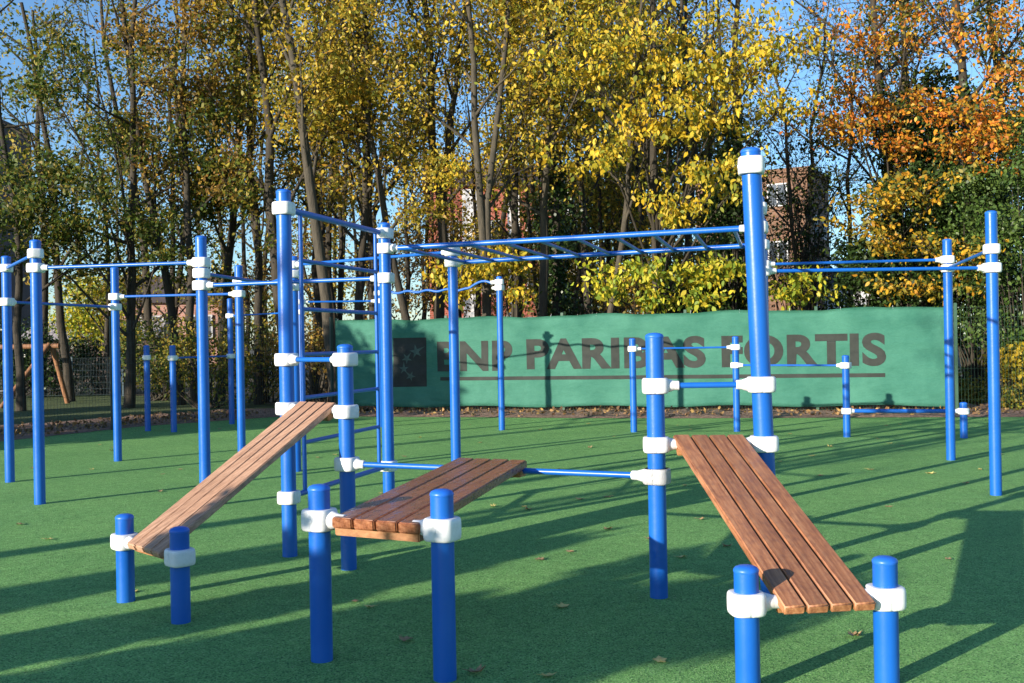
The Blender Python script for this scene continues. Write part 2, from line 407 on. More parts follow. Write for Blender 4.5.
zc = height_of(750, 166, C.base.y); C.clamp(zc, (dC,), 1.1); C2.clamp(zc, (-dC,))
a, b_ = C.at(zc), C2.at(zc); d = (b_ - a).normalized(); MB().tube([a + d * 0.1, b_ - d * 0.1], 0.0175, 12).build('cross_bar', M['blue'], S_mon)

# --- left pull-up frames
bP = [G_(10, 482), G_(40, 504), G_(118, 461), hid(203, 360, 9.75 * K), hid(240.5, 380, 13.6 * K)]
bH = hid(295, 360, 12.3 * K)
S_lp = thing('pull_up_frame', 'blue pull-up frame of tall posts and crossed bars standing left of the ladder', 'pull-up frame', grp(*bP, bH))
P1 = Post(S_lp, bP[0], height_of(4, 257, bP[0].y)); P2 = Post(S_lp, bP[1], height_of(34, 241, bP[1].y))
P3 = Post(S_lp, bP[2], height_of(114, 268, bP[2].y)); P4 = Post(S_lp, bP[3], height_of(201, 237, bP[3].y))
P5 = Post(S_lp, bP[4], height_of(239, 266, bP[4].y)); H = Post(S_lp, bH, height_of(294, 257, bH.y))
def zz2(p, y1, px1, q, y2, px2): return (height_of(px1, y1, p.base.y) + height_of(px2, y2, q.base.y)) / 2
def link_bar(st, p, px1, y1, q, px2, y2, **kw):
    z = zz2(p, y1, px1, q, y2, px2); return bar(st, p, z, q, z, **kw)
link_bar(S_lp, P2, 35, 265, P4, 202, 265.5)
link_bar(S_lp, P1, 6, 268, P2, 35, 254)
link_bar(S_lp, P1, 6, 302, P3, 115, 307)
link_bar(S_lp, P3, 115, 296.5, P5, 239, 294)
link_bar(S_lp, P4, 202, 274.5, H, 295, 286)
wav = lambda t: 0.055 * math.sin(t * math.pi * 3) * min(1, 6 * t, 6 * (1 - t))
link_bar(S_lp, P5, 239, 282, H, 294, 274, path=lambda t: -0.07 * math.sin(math.pi * t))
link_bar(S_lp, P4, 202, 287.5, B, 386, 276, r=0.019)
link_bar(S_lp, H, 294, 263, Fp, 451, 254)

# --- wavy bar frame farther back
bK = G_(381, 427); bG = G_(502, 430); bL = hid(301, 350, 18.5 * K)
S_wav = thing('wavy_bar_frame', 'blue frame with a rippled overhead bar between slim posts before the banner', 'bar frame', grp(bK, bG, bL))
Kp = Post(S_wav, bK, height_of(379, 279, bK.y)); Gp = Post(S_wav, bG, height_of(499.5, 277, bG.y)); Lp = Post(S_wav, bL, 2.62)
link_bar(S_wav, Kp, 379, 292, Gp, 500, 289, path=lambda t: 0.017 * math.sin(t * math.pi * 11) * (1 if t < .8 else .2) + (0.13 * math.sin(min(1, (t - 0.78) / 0.2) * math.pi / 1.3) if t > 0.78 else 0), r=0.022)
Gp.clamp(height_of(500, 282, bG.y), ((-1, 0.1, 0),)); Kp.clamp(height_of(379, 284, bK.y), ((1, 0, 0),))
link_bar(S_wav, Kp, 379, 300, Lp, 300, 303)

# --- parallel bars
bS = [G_(148, 431), G_(174, 432), G_(232, 424), hid(147.7, 400, 20.2 * K)]
S_dip = thing('parallel_bars', 'waist-high blue parallel bars with white clamps near the shaded left fence', 'parallel bars', grp(*bS))
D1 = Post(S_dip, bS[0], height_of(147, 346, bS[0].y)); D2 = Post(S_dip, bS[1], height_of(172, 346, bS[1].y))
D3 = Post(S_dip, bS[2], height_of(229, 299, bS[2].y)); D4 = Post(S_dip, bS[3], 1.55)
link_bar(S_dip, D2, 172, 357, D3, 230, 357); link_bar(S_dip, D1, 147, 357.5, D4, 149, 357)
link_bar(S_dip, D3, 229, 315, Lp, 300, 313, r=0.015)

# --- right pull-up frame
bR1, bR2 = G_(996, 495), G_(951, 460)
S_rp = thing('pull_up_frame', 'blue pull-up frame of tall posts and twin bars standing near the right hedge', 'pull-up frame', grp(bR1, bR2, bC4))
R1 = Post(S_rp, bR1, height_of(991, 212, bR1.y)); R2 = Post(S_rp, bR2, height_of(946, 240, bR2.y)); C4 = Post(S_rp, bC4, 2.66)
link_bar(S_rp, C3, 762, 273, R1, 992, 266); link_bar(S_rp, C4, 764, 265, R2, 946, 259); link_bar(S_rp, R1, 992, 249, R2, 946, 268.5)

# --- stepped bars at the far right
bT = [G_(634, 432), hid(736.5, 400, 16.5 * K), G_(847, 437), G_(964, 438)]
S_st = thing('stepped_bars', 'row of four blue posts with bars stepping down to the right along the banner', 'balance bars', grp(*bT))
T1 = Post(S_st, bT[0], height_of(632, 339, bT[0].y)); T2 = Post(S_st, bT[1], height_of(735, 337, bT[1].y))
T3 = Post(S_st, bT[2], height_of(845, 356, bT[2].y)); T4 = Post(S_st, bT[3], height_of(963, 403, bT[3].y))
link_bar(S_st, T1, 632, 349, T2, 735, 347, r=0.016); link_bar(S_st, T2, 736, 366, T3, 846, 364.5, r=0.016); link_bar(S_st, T3, 847, 411, T4, 964, 411, r=0.03)

# ------------------------------------------------------------------ setting: ground sheets
def sheet(name, pts, z, material):
    me = bpy.data.meshes.new(name); me.from_pydata([(p[0], p[1], z) for p in pts], [], [tuple(range(len(pts)))]); me.materials.append(material)
    return kind(link(name, me), 'structure')
sheet('ground', [(-900, -500), (900, -500), (900, 1500), (-900, 1500)], -0.012, M['ground'])
edge = [G_(0, 441.5), G_(140, 426.5), G_(275, 417), G_(345, 416.5), G_(640, 418.5), G_(1024, 417)]
el = edge[0] + (edge[0] - edge[1]).normalized() * 30; er = edge[-1] + (edge[-1] - edge[-2]).normalized() * 12
sheet('court', [el + Vector((-6, 0, 0)), *[(p.x, p.y) for p in [el]], *[(p.x, p.y) for p in edge], (er.x, er.y), (er.x + 4, -30), (el.x - 6, -30)], 0.0, M['court'])
fc = G_(338, 412.7); fr = G_(957, 412.5)                       # banner fence line, corner to right end
fdir = (fr - fc).normalized(); fnor = Vector((fdir.y, -fdir.x, 0))   # fnor looks at the camera
lf1 = G_(142, 423.5); lf2 = G_(0, 438.5)
ldir = (lf2 - fc).normalized()
sheet('lawn', [fc + Vector((-1, 1, 0)), fc + ldir * 34, (-60, 10), (-60, 36), (-14, 36), (-8, 31)], -0.007, M['lawn'])

# dirt strip with rubble between court and fence
def dirt(name, path, w0, w1, amp, seed):
    rng = np.random.default_rng(seed); nseg = 160; nw = 10; vs = []; fs = []
    P = [Vector(p) for p in path]; Ls = [0]
    for i in range(1, len(P)): Ls.append(Ls[-1] + (P[i] - P[i - 1]).length)
    for i in range(nseg + 1):
        s = Ls[-1] * i / nseg; k = max(j for j in range(len(P) - 1) if Ls[j] <= s + 1e-6); t = (s - Ls[k]) / (Ls[k + 1] - Ls[k])
        p = P[k].lerp(P[k + 1], t); d = (P[k + 1] - P[k]).normalized(); nn = Vector((-d.y, d.x, 0))
        for j in range(nw + 1):
            q = j / nw; h = 0.004 if j == 0 else amp * (0.35 + q) * rng.uniform(0.25, 1.0)
            x = p + nn * (w0 + (w1 - w0) * q + (rng.uniform(-0.05, 0.05) if j == 0 else 0)); vs.append((x.x, x.y, h))
    for i in range(nseg):
        for j in range(nw): a = i * (nw + 1) + j; fs.append((a, a + nw + 1, a + nw + 2, a + 1))
    me = bpy.data.meshes.new(name); me.from_pydata(vs, [], fs); me.materials.append(M['soil'])
    return kind(link(name, me), 'structure')
dirt('dirt_strip', [edge[3], edge[4], edge[5], er], 0.0, 2.6, 0.10, 3)
dirt('dirt_verge', [el, edge[0], edge[1], edge[2], edge[3]], 0.0, 2.4, 0.07, 4)

# ------------------------------------------------------------------ leaves
def leaf_mesh(name, pts, size, rng, droop=0.3, width=0.55, spread=1.0):
    n = len(pts); pts = np.asarray(pts, float)
    a = rng.normal(size=(n, 3)); a[:, 2] -= droop * 1.6; a /= np.linalg.norm(a, axis=1)[:, None]
    r = rng.normal(size=(n, 3)); s = np.cross(a, r); s /= np.linalg.norm(s, axis=1)[:, None] + 1e-9
    nn = np.cross(a, s)
    L = size * rng.uniform(0.42, 1.25, n)[:, None]; W = L * width
    prof = [(0, 0, 0), (.28, .42, .07), (.62, .40, .09), (1.0, 0, -.08), (.62, -.40, .09), (.28, -.42, .07)]
    v = np.empty((n, 6, 3))
    for k, (l_, w_, h_) in enumerate(prof): v[:, k] = pts + a * L * l_ + s * W * w_ + nn * L * h_
    me = bpy.data.meshes.new(name)
    me.vertices.add(n * 6); me.vertices.foreach_set('co', v.reshape(-1)); me.loops.add(n * 6)
    me.loops.foreach_set('vertex_index', np.arange(n * 6, dtype=np.int32)); me.polygons.add(n)
    me.polygons.foreach_set('loop_start', np.arange(0, n * 6, 6, dtype=np.int32))
    me.update(calc_edges=True); me.validate(); return me

def branch(mb, rng, p, d, L, r, depth, twigs, up=0.25, maxd=2, kids=(5, 4, 3), wob=0.35, sides=5):
    nseg = 5 if depth == 0 else 4
    pts = [Vector(p)]; d = Vector(d).normalized()
    for i in range(nseg):
        d = (d + Vector(rng.normal(size=3)) * wob * (0.5 if depth == 0 else 0.7) / nseg * 1.6 + Vector((0, 0, up)) / nseg).normalized()
        pts.append(pts[-1] + d * L / nseg)
    mb.tube(pts, [r * (1 - 0.8 * i / nseg) for i in range(nseg + 1)], sides if depth == 0 else (4 if depth == 1 else 3), cap=False)
    if depth >= 1: twigs += [(q, depth) for q in pts[1:]]
    if depth < maxd:
        for k in range(kids[depth]):
            t = rng.uniform(0.25, 1.0); i = min(int(t * nseg), nseg - 1); q = pts[i].lerp(pts[i + 1], t * nseg - i)
            dd = (pts[i + 1] - pts[i]).normalized(); side = Vector(rng.normal(size=3)); side = (side - dd * side.dot(dd)).normalized()
            branch(mb, rng, q, dd * 0.75 + side * 0.8, L * rng.uniform(0.35, 0.62), max(r * 0.42 * (1 - 0.4 * t), 0.006), depth + 1, twigs, up * 0.6, maxd, kids, wob, sides)

def tree(label, x, y, r, Ht, leaf, n_leaf, seed, lean=(0, 0), zlo=3.5, nlimb=9, Llimb=3.0, elev=50, lsize=0.13, droop=0.3, barkm='bark',
         name='tree', cat='tree', ivy=0, ivy_top=6, clumps=(), group='trees behind the fence', jit=0.22, fork=None, leaf_zmin=0, kids=(6, 4, 3), zmax_leaf=99, width=0.55):
    rng = np.random.default_rng(seed)
    t = thing(name, label, cat, (x, y, 0), group)
    mb = MB(); bb = MB(); base = Vector((x, y, 0)); tw = []
    def stem(b0, h, r0, ln, z0=0):
        ns = 10; pts = []; off = Vector((0, 0, 0))
        for i in range(ns + 1):
            q = i / ns; off += Vector((rng.normal(), rng.normal(), 0)) * 0.07 * (1 if i else 0)
            pts.append(b0 + Vector((ln[0] * q, ln[1] * q, h * q)) + off)
        rad = [r0 * (1.25 if i == 0 else 1) * (1 - 0.72 * i / ns) + 0.012 for i in range(ns + 1)]
        mb.tube(pts, rad, 10, cap=False); return pts, rad
    stems = [stem(base - Vector((0, 0, 0.1)), Ht, r, lean)]
    if fork:
        for (fz, ln, fr) in fork:
            pts, rad = stems[0]; k = fz / Ht * 10; i = int(k); b0 = pts[i].lerp(pts[i + 1], k - i)
            stems.append(stem(b0, Ht - fz, r * fr, ln))
    for si, (pts, rad) in enumerate(stems):
        z0 = pts[0].z; nl = nlimb if si == 0 else max(3, nlimb // 2)
        for k in range(nl):
            zz = max(zlo, z0 + 0.5) + (pts[-1].z - max(zlo, z0 + 0.5)) * (k + rng.uniform(0, 0.8)) / nl
            q = (zz - z0) / (pts[-1].z - z0) * 10; i = min(int(q), 9); p = pts[i].lerp(pts[i + 1], q - i)
            az = k * 2.4 + rng.uniform(-0.5, 0.5) + seed; e = math.radians(elev + rng.uniform(-18, 15))
            d = Vector((math.cos(az) * math.cos(e), math.sin(az) * math.cos(e), math.sin(e)))
            L = Llimb * (1.15 - 0.65 * (zz - zlo) / max(0.1, Ht - zlo)) * rng.uniform(0.7, 1.15)
            branch(bb, rng, p, d, L, rad[i] * 0.45 + 0.008, 0, tw, kids=kids)
    extra = []
    for (cp, sx, sz, n) in clumps:
        n = int(n * 1.5)
        cp = Vector(cp); pts, rad = stems[0]
        zz = min(max(cp.z - 0.9 * (cp - base).length * 0.5, 0.8), Ht * 0.8)
        i = min(int(zz / Ht * 10), 9); p = pts[i].lerp(pts[i + 1], zz / Ht * 10 - i)
        mid = p.lerp(cp, 0.55) + Vector((0, 0, 0.25)); dirn = (cp - p).normalized()
        bb.tube([p, p.lerp(mid, 0.5) + Vector(rng.normal(size=3)) * 0.06, mid, mid.lerp(cp, 0.6) + Vector(rng.normal(size=3)) * 0.06, cp], [0.045, 0.035, 0.025, 0.016, 0.006], 5, cap=False)
        spots = []
        for k in range(max(5, n // 45)):
            q = cp + Vector(rng.normal(size=3) * np.array([sx, sx * 0.8, sz]) * 0.75); s0 = mid.lerp(cp, rng.uniform(0.2, 1))
            bb.tube([s0, s0.lerp(q, 0.5) + Vector((0, 0, 0.08)), q], [0.010, 0.007, 0.004], 3, cap=False); spots.append(q); spots.append(s0.lerp(q, 0.6))
        sp = np.array([tuple(s) for s in spots]); idx = rng.integers(0, len(sp), n)
        extra.append(sp[idx] + rng.normal(size=(n, 3)) * np.array([0.16, 0.16, 0.10]))
    mb.build('trunk', M[barkm], t)
    if bb.v: bb.build('branches', M[barkm], t, auto=0)
    tp = np.array([tuple(q) for q, d in tw if leaf_zmin <= q.z <= zmax_leaf] or [(x, y, Ht)])
    # leaves sit in sprays: a share of the twig points carries most of them
    wts = rng.gamma(0.55, 1.0, len(tp)) + 1e-6; wts /= wts.sum()
    P = []
    if n_leaf: P.append(tp[rng.choice(len(tp), n_leaf, p=wts)] + rng.normal(size=(n_leaf, 3)) * np.array([jit, jit, jit * 0.7]))
    P += extra
    if P:
        me = leaf_mesh('crown', np.concatenate(P), lsize, rng, droop, width); me.materials.append(LM[leaf]); link('crown', me, t)
    if ivy:
        zz = rng.uniform(0, ivy_top, ivy); pts, rad = stems[0]; q = np.clip(zz / Ht * 10, 0, 9.99)
        an = rng.uniform(0, 2 * np.pi, ivy); rr = (r * 1.1 + 0.28 * np.abs(rng.normal(size=ivy)) * (1 + 0.6 * np.sin(zz * 2.1 + seed) + 0.4 * np.sin(zz * 5.3))) * np.clip((ivy_top - zz) / 1.5, 0.25, 1)
        cx = np.interp(q, range(11), [p.x for p in pts]); cy = np.interp(q, range(11), [p.y for p in pts])
        me = leaf_mesh('ivy', np.stack([cx + rr * np.cos(an), cy + rr * np.sin(an), zz], 1), 0.11, rng, 0.5, 0.85); me.materials.append(LM['ivy']); link('ivy', me, t)
    return t

def shrub(label, x, y, sx, sy, h, leaf, n, seed, name='shrub', lsize=0.09, cat='shrub', z0=0.0, group=None, droop=0.2, lumps=16, solid=False):
    rng = np.random.default_rng(seed); t = thing(name, label, cat, (x, y, 0), group)
    mb = MB(); base = Vector((x, y, 0)); cs = []
    for k in range(lumps):
        a = rng.uniform(0, 2 * math.pi); q = math.sqrt(rng.uniform(0, 1)); zz = z0 + (h - z0) * (0.15 + 0.8 * rng.uniform() * (1 - 0.35 * q * q))
        c = base + Vector((math.cos(a) * q * sx * 0.8, math.sin(a) * q * sy * 0.8, zz)); cs.append((c, rng.uniform(0.22, 0.38) * min(sx, h) + 0.1))
        b0 = base + Vector((rng.normal() * 0.12 * sx, rng.normal() * 0.1, -0.05)); m_ = b0.lerp(c, 0.5) + Vector(rng.normal(size=3)) * 0.08
        mb.tube([b0, m_, c], [0.028, 0.018, 0.006], 5, cap=False)
    mb.build('stems', M['bark'], t, auto=0)
    P = []
    for c, rr in cs:
        k = n // lumps; u = rng.normal(size=(k, 3)); u /= np.linalg.norm(u, axis=1)[:, None]
        P.append(np.array(c) + u * (rr * rng.uniform(0.25, 1.0, k) ** 0.6)[:, None] * np.array([1.15, 1.0, 0.85]))
    P = np.concatenate(P); P[:, 2] = np.maximum(P[:, 2], 0.03)
    me = leaf_mesh('foliage', P, lsize, rng, droop, 0.65); me.materials.append(LM[leaf]); link('foliage', me, t); return t

def X(px, Y): return (px - CX) / F * Y
def AD(px, py, Y): return at_depth(px, py, Y)

# rows of trees: px at eye level, distance, radius, leaf colour, leaves, lean in metres over the height
TR = [
 # px,  Y,   r,   leaf,   n,   lean, Ht, zlo, extra dict
 (69, 31.5, .15, 'green', 2200, -1.2, 12, 3.6, dict(label='slim leaning tree rising from the lawn beside the timber swing', Llimb=3.4, elev=28)),
 (20, 27.0, .12, 'green', 2600, -0.5, 11, 2.6, dict(label='thin tree with green leaves at the far left before the tower block', Llimb=3.0, elev=25, zmax_leaf=6.2)),
 (128, 27.5, .14, 'green', 6500, 0.4, 12, 2.6, dict(label='dense dark green leafy tree behind the left pull-up frame', Llimb=3.2, elev=22, zmax_leaf=7.8, clumps=[(AD(90, 175, 25.5), .8, .35, 330), (AD(60, 225, 25.5), .9, .4, 420), (AD(130, 215, 25.5), 1.0, .45, 520), (AD(170, 245, 26), .8, .35, 330), (AD(40, 75, 25.5), .9, .3, 260), (AD(95, 60, 25.5), .9, .3, 300), (AD(20, 245, 25.5), .8, .35, 330), (AD(115, 130, 26), .9, .3, 300)])),
 (180, 28.5, .14, 'olive', 5200, -1.4, 13, 3.2, dict(label='leaning olive-leaved tree left of the pair of dark trunks', Llimb=3.0)),
 (196, 27.5, .13, 'brown', 4200, -0.5, 12, 3.2, dict(label='dark trunk with russet leaves just left of the fourth pull-up post', Llimb=2.8)),
 (218, 30.0, .15, 'olive', 4500, 0.5, 13, 3.5, dict(label='straight dark trunk seen between the two left pull-up posts', Llimb=2.6)),
 (258, 28.0, .13, 'olive', 4500, -0.3, 13, 3.2, dict(label='slender tree with olive leaves left of the ladder frame', Llimb=2.7)),
 (288, 26.5, .17, 'gold', 5200, -0.7, 14, 4.0, dict(label='thick dark trunk with golden leaves directly behind the tallest ladder post', Llimb=3.2)),
 (312, 31.0, .13, 'gold', 3600, 0.2, 13, 3.6, dict(label='thin upright trunk seen through the upper ladder rungs', Llimb=2.6)),
 (338, 25.5, .165, 'gold', 5000, -1.5, 14, 4.4, dict(label='stout left-leaning trunk with sunlit bark behind the ladder', Llimb=3.4, barkm='bark_pale')),
 (356, 28.5, .14, 'gold', 3800, 0.5, 13, 3.8, dict(label='narrow gold-leaved tree at the left end of the banner', Llimb=2.6)),
 (374, 29.5, .14, 'gold', 3600, -0.2, 13, 3.8, dict(label='dark straight trunk standing over the banner emblem', Llimb=2.6)),
 (424, 26.5, .12, 'gold', 3400, -1.9, 12, 4.2, dict(label='slim trunk leaning strongly left above the start of the lettering', Llimb=2.6)),
 (441, 28.0, .17, 'gold', 4200, -0.4, 14, 4.6, dict(label='broad upright trunk behind the first upper clamp of the monkey bars', Llimb=3.0, fork=[(5.0, (0.9, 0.3), .6)])),
 (491, 25.5, .125, 'gold', 3600, -0.5, 14, 4.6, dict(label='twin-stemmed grey trunk with sparse gold leaves near the middle', Llimb=2.8, barkm='bark_pale', fork=[(1.2, (0.7, 0.2), .8)])),
 (516, 28.5, .14, 'yellow', 3000, 0.3, 13, 4.4, dict(label='dark trunk in front of the red brick house wall', Llimb=2.6)),
 (538, 27.0, .15, 'yellow', 3400, 0.4, 13, 4.6, dict(label='straight trunk at the right edge of the red brick house', Llimb=2.8, barkm='bark_pale')),
 (562, 27.5, .17, 'gold', 2600, 0.0, 13, 5.0, dict(label='trunk wrapped in dark ivy right of the red brick house', Llimb=2.6, ivy=5200, ivy_top=7.2)),
 (590, 29.5, .13, 'yellow', 3600, -0.4, 13, 4.0, dict(label='yellow tree with a dark bare lower trunk beside the ivy trunk', Llimb=2.8)),
 (600, 25.5, .10, 'lime', 0, 1.3, 10, 4.0, dict(label='thin pale trunk slanting right above the middle of the banner', Llimb=2.2, barkm='bark_pale')),
 (650, 26.0, .16, 'yellow', 3000, 0.3, 13, 4.6, dict(label='large bright yellow tree with hanging sprays of big leaves', Llimb=3.6, elev=30, lsize=0.155, droop=0.9,
      clumps=[(AD(600, 150, 24), .8, .35, 300), (AD(640, 120, 24), .9, .4, 330), (AD(700, 160, 23.5), .8, .4, 330), (AD(740, 60, 23.5), .9, .45, 380), (AD(670, 200, 24), .7, .3, 260), (AD(590, 60, 24), .8, .4, 320), (AD(720, 110, 23.5), .9, .4, 380), (AD(780, 40, 23.5), .7, .45, 300), (AD(640, 40, 24), .9, .5, 350), (AD(738, 185, 23.5), .3, .25, 80), (AD(680, 80, 23.8), .9, .4, 350), (AD(790, 95, 23.5), .5, .3, 150)])),
 (728, 28.0, .2, 'ivy', 0, 0.2, 11, 6.0, dict(label='dark ivy-clad tree standing between the yellow tree and the brick tower', ivy=0, Llimb=1.5, nlimb=4)),
 (800, 31.0, .09, 'green', 900, 1.0, 11, 2.2, dict(kids=(8, 5, 3), label='nearly bare thin tree crossing in front of the brick tower', Llimb=3.2, elev=48, nlimb=14, lsize=.1)),
 (815, 27.0, .07, 'green', 1100, -1.2, 9, 1.8, dict(kids=(8, 5, 3), label='bare twiggy sapling right of the brick tower', Llimb=2.6, elev=42, nlimb=14, lsize=.1)),
 (846, 28.5, .08, 'green', 1000, 0.9, 10, 2.0, dict(kids=(9, 5, 3), label='twiggy sapling crossing the sky gap right of the brick tower', Llimb=2.6, elev=40, nlimb=14, lsize=.1)),
 (905, 27.0, .17, 'orange', 600, -0.5, 13, 4.6, dict(label='orange-leaved tree with dark trunk left of the tallest right post', Llimb=3.6, elev=30, ivy=2600, ivy_top=8,
      clumps=[(AD(850, 120, 25), .9, .3, 420), (AD(880, 105, 25), .8, .3, 380), (AD(840, 85, 25.5), .6, .3, 200), (AD(900, 140, 25), .7, .3, 300), (AD(860, 30, 25.5), .8, .3, 260), (AD(905, 12, 25), .6, .25, 160)])),
 (985, 25.5, .18, 'orange', 1000, -0.7, 13, 4.6, dict(label='reddish-orange tree above the hedge at the right edge', Llimb=3.6, elev=30, ivy=2500, ivy_top=8,
      clumps=[(AD(985, 110, 24), .9, .35, 480), (AD(1010, 70, 24), .8, .35, 380), (AD(960, 140, 24), .7, .3, 320), (AD(1000, 150, 24), .7, .3, 320), (AD(990, 20, 24), .8, .35, 320), (AD(940, 100, 24.5), .7, .3, 280)])),
 (890, 29.0, .14, 'green', 4200, 0.6, 13, 3.8, dict(label='olive-green tree standing behind the left orange tree', Llimb=3.0)),
 (1008, 29.0, .16, 'green', 3600, -0.3, 13, 4.0, dict(label='green tree rising behind the reddish-orange tree at the right edge', Llimb=3.2)),
 (935, 29.0, .15, 'amber', 900, -0.9, 13, 4.0, dict(label='amber-leaved tree with slanting limb between the two orange trees', Llimb=3.2,
      clumps=[(AD(880, 195, 24), .9, .16, 340), (AD(925, 180, 23.9), .8, .16, 280), (AD(900, 240, 23.9), .9, .18, 320), (AD(920, 285, 23.8), .9, .14, 280), (AD(860, 225, 24.4), .6, .15, 180), (AD(985, 255, 23.4), .9, .10, 240)])),
]
for i, (px, Y, r, leaf, n, ln, Ht, zlo, kw) in enumerate(TR):
    kw = dict(kw); label = kw.pop('label')
    tree(label, X(px, Y), Y, r * .85, Ht, leaf, int(n * 1.7), 100 + i, lean=(ln, random.uniform(-0.5, 0.5)), zlo=zlo, **kw)

# low saplings, overhanging sprays and shrubs right behind the fence
def sapling(label, px, Y, leaf, clumps, seed, lsize=0.17):
    tree(label, X(px, Y), Y, 0.035, 3.4, leaf, 0, seed, zlo=2.6, nlimb=2, Llimb=0.8, lsize=lsize, droop=0.8, name='sapling', clumps=clumps, group='saplings behind the fence', kids=(2, 2, 1))
sapling('bright yellow sapling behind the monkey bar post left of centre', 470, 25.0, 'yellow', [(AD(452, 290, 24.8), .35, .22, 200), (AD(468, 265, 24.8), .5, .25, 300), (AD(445, 275, 24.8), .25, .2, 90)], 301, 0.15)
sapling('bright yellow sapling behind the slim post with the rippled bar', 510, 25.2, 'yellow', [(AD(514, 262, 25), .32, .25, 260), (AD(520, 290, 25), .2, .2, 80)], 302, 0.15)
sapling('lime-green sapling spilling over the top of the banner', 668, 24.6, 'lime', [(AD(608, 286, 24), .5, .16, 150), (AD(640, 268, 24), .6, .16, 230), (AD(690, 272, 24), .6, .18, 250), (AD(728, 262, 24), .4, .2, 170), (AD(655, 296, 24), .5, .12, 130), (AD(705, 298, 23.8), .5, .12, 150)], 303)
sapling('small yellow-green bush below the twin bars right of the tall centre post', 790, 25.0, 'lime', [(AD(790, 290, 24.5), .5, .25, 260), (AD(805, 280, 24.5), .3, .2, 120)], 304, 0.15)

SH = [  # label, px, Y, sx, sy, h, leaf, n, seed, z0, lsize
 ('tall dark ivy column of foliage left of the brick tower', 728, 25.4, 0.95, 0.7, 7.6, 'ivy', 9500, 401, 0.6, .12, 40),
 ('dark green bush behind the banner beside the tall centre post', 705, 26.4, 1.5, 0.9, 3.8, 'ivy', 5200, 402, 0.5, .12, 26),
 ('dark evergreen bush right of the brick tower', 866, 26.2, 1.2, 1.0, 5.2, 'ivy', 7000, 403, 0.5, .12, 30),
 ('tall evergreen shrub behind the second right post', 918, 25.6, 1.3, 1.0, 7.6, 'ivy', 11000, 404, 0.4, .12, 44),
 ('green hedge behind the tallest right post', 975, 25.0, 1.3, 0.9, 7.0, 'hedge', 12000, 405, 0.2, .10, 46),
 ('green hedge at the right edge of the court', 1030, 23.6, 1.4, 0.9, 6.8, 'hedge', 13000, 406, 0.1, .10, 46),
 ('loose dark bush veiling the lower brick tower', 800, 29.5, 1.3, 0.8, 5.2, 'ivy', 1800, 419, 2.0, .11, 26),
 ('tall thin veil of dark leaves before the brick tower', 812, 28.6, 0.9, 0.7, 7.2, 'ivy', 1500, 424, 2.5, .11, 34),
 ('highest dark ivy mass behind the two right pull-up posts', 935, 28.6, 1.7, 1.0, 10.2, 'ivy', 11000, 420, 1.5, .14, 50),
 ('tall green ivy mass at the right edge above the hedge', 1012, 27.6, 1.5, 1.0, 9.2, 'hedge', 9000, 421, 2.5, .13, 44),
 ('low dark hedge clump behind the swing', 45, 36.2, 2.2, 0.8, 1.9, 'ivy', 3000, 422, 0.0, .12, 26),
 ('low dark hedge clump behind the lawn fence right of the swing', 108, 36.6, 2.2, 0.8, 1.8, 'ivy', 3000, 423, 0.0, .12, 26),
 ('low yellow shrub in front of the right hedge', 1012, 21.6, 0.55, 0.4, 1.25, 'yellow', 1100, 407, 0.5, .11, 10),
 ('dry brown undergrowth behind the wire fence on the right', 968, 22.2, 0.9, 0.4, 0.9, 'olive', 1500, 408, 0.0, .09, 14),
 ('small leafy weed clump at the right edge by the fence', 1015, 20.6, 0.5, 0.3, 0.5, 'olive', 700, 409, 0.0, .08, 10),
 ('brown undergrowth behind the ladder near the corner of the fence', 318, 26.5, 1.6, 0.9, 2.4, 'brown', 3600, 410, 0.0, .10, 22),
 ('dull olive bush behind the left pull-up posts', 208, 26.8, 1.5, 0.9, 2.6, 'olive', 3600, 411, 0.0, .10, 22),
 ('olive bush filling the gap left of the banner emblem', 262, 29.0, 1.6, 0.9, 3.2, 'olive', 3600, 412, 0.0, .10, 22),
 ('dark bush over the banner lettering left of centre', 400, 29.0, 1.6, 0.8, 2.9, 'brown', 3600, 413, 0.0, .10, 22),
 ('dark bush behind the ivy trunk over the banner', 585, 28.6, 1.4, 0.8, 3.4, 'ivy', 4200, 414, 0.0, .11, 22),
 ('brown leafy bush under the yellow tree', 632, 28.0, 1.2, 0.8, 3.6, 'brown', 3600, 415, 0.0, .10, 22),
 ('weeping yellow-green bush behind the low lawn fence', 95, 39.0, 1.8, 1.2, 4.6, 'lime', 5600, 416, 1.3, .14, 30),
 ('dark bush beside the swing at the left edge', 12, 34.0, 1.8, 1.0, 3.0, 'ivy', 3800, 417, 0.0, .12, 24),
 ('dark green shrub behind the waist-high parallel bars', 160, 31.0, 1.6, 0.9, 2.6, 'green', 3600, 418, 0.0, .11, 22),
]
for (lb, px, Y, sx, sy, h, leaf, n, seed, z0, ls, lumps) in SH:
    shrub(lb, X(px, Y), Y, sx, sy, h, leaf, n, seed, lsize=ls, z0=z0, lumps=lumps, group='shrubs behind the fence')

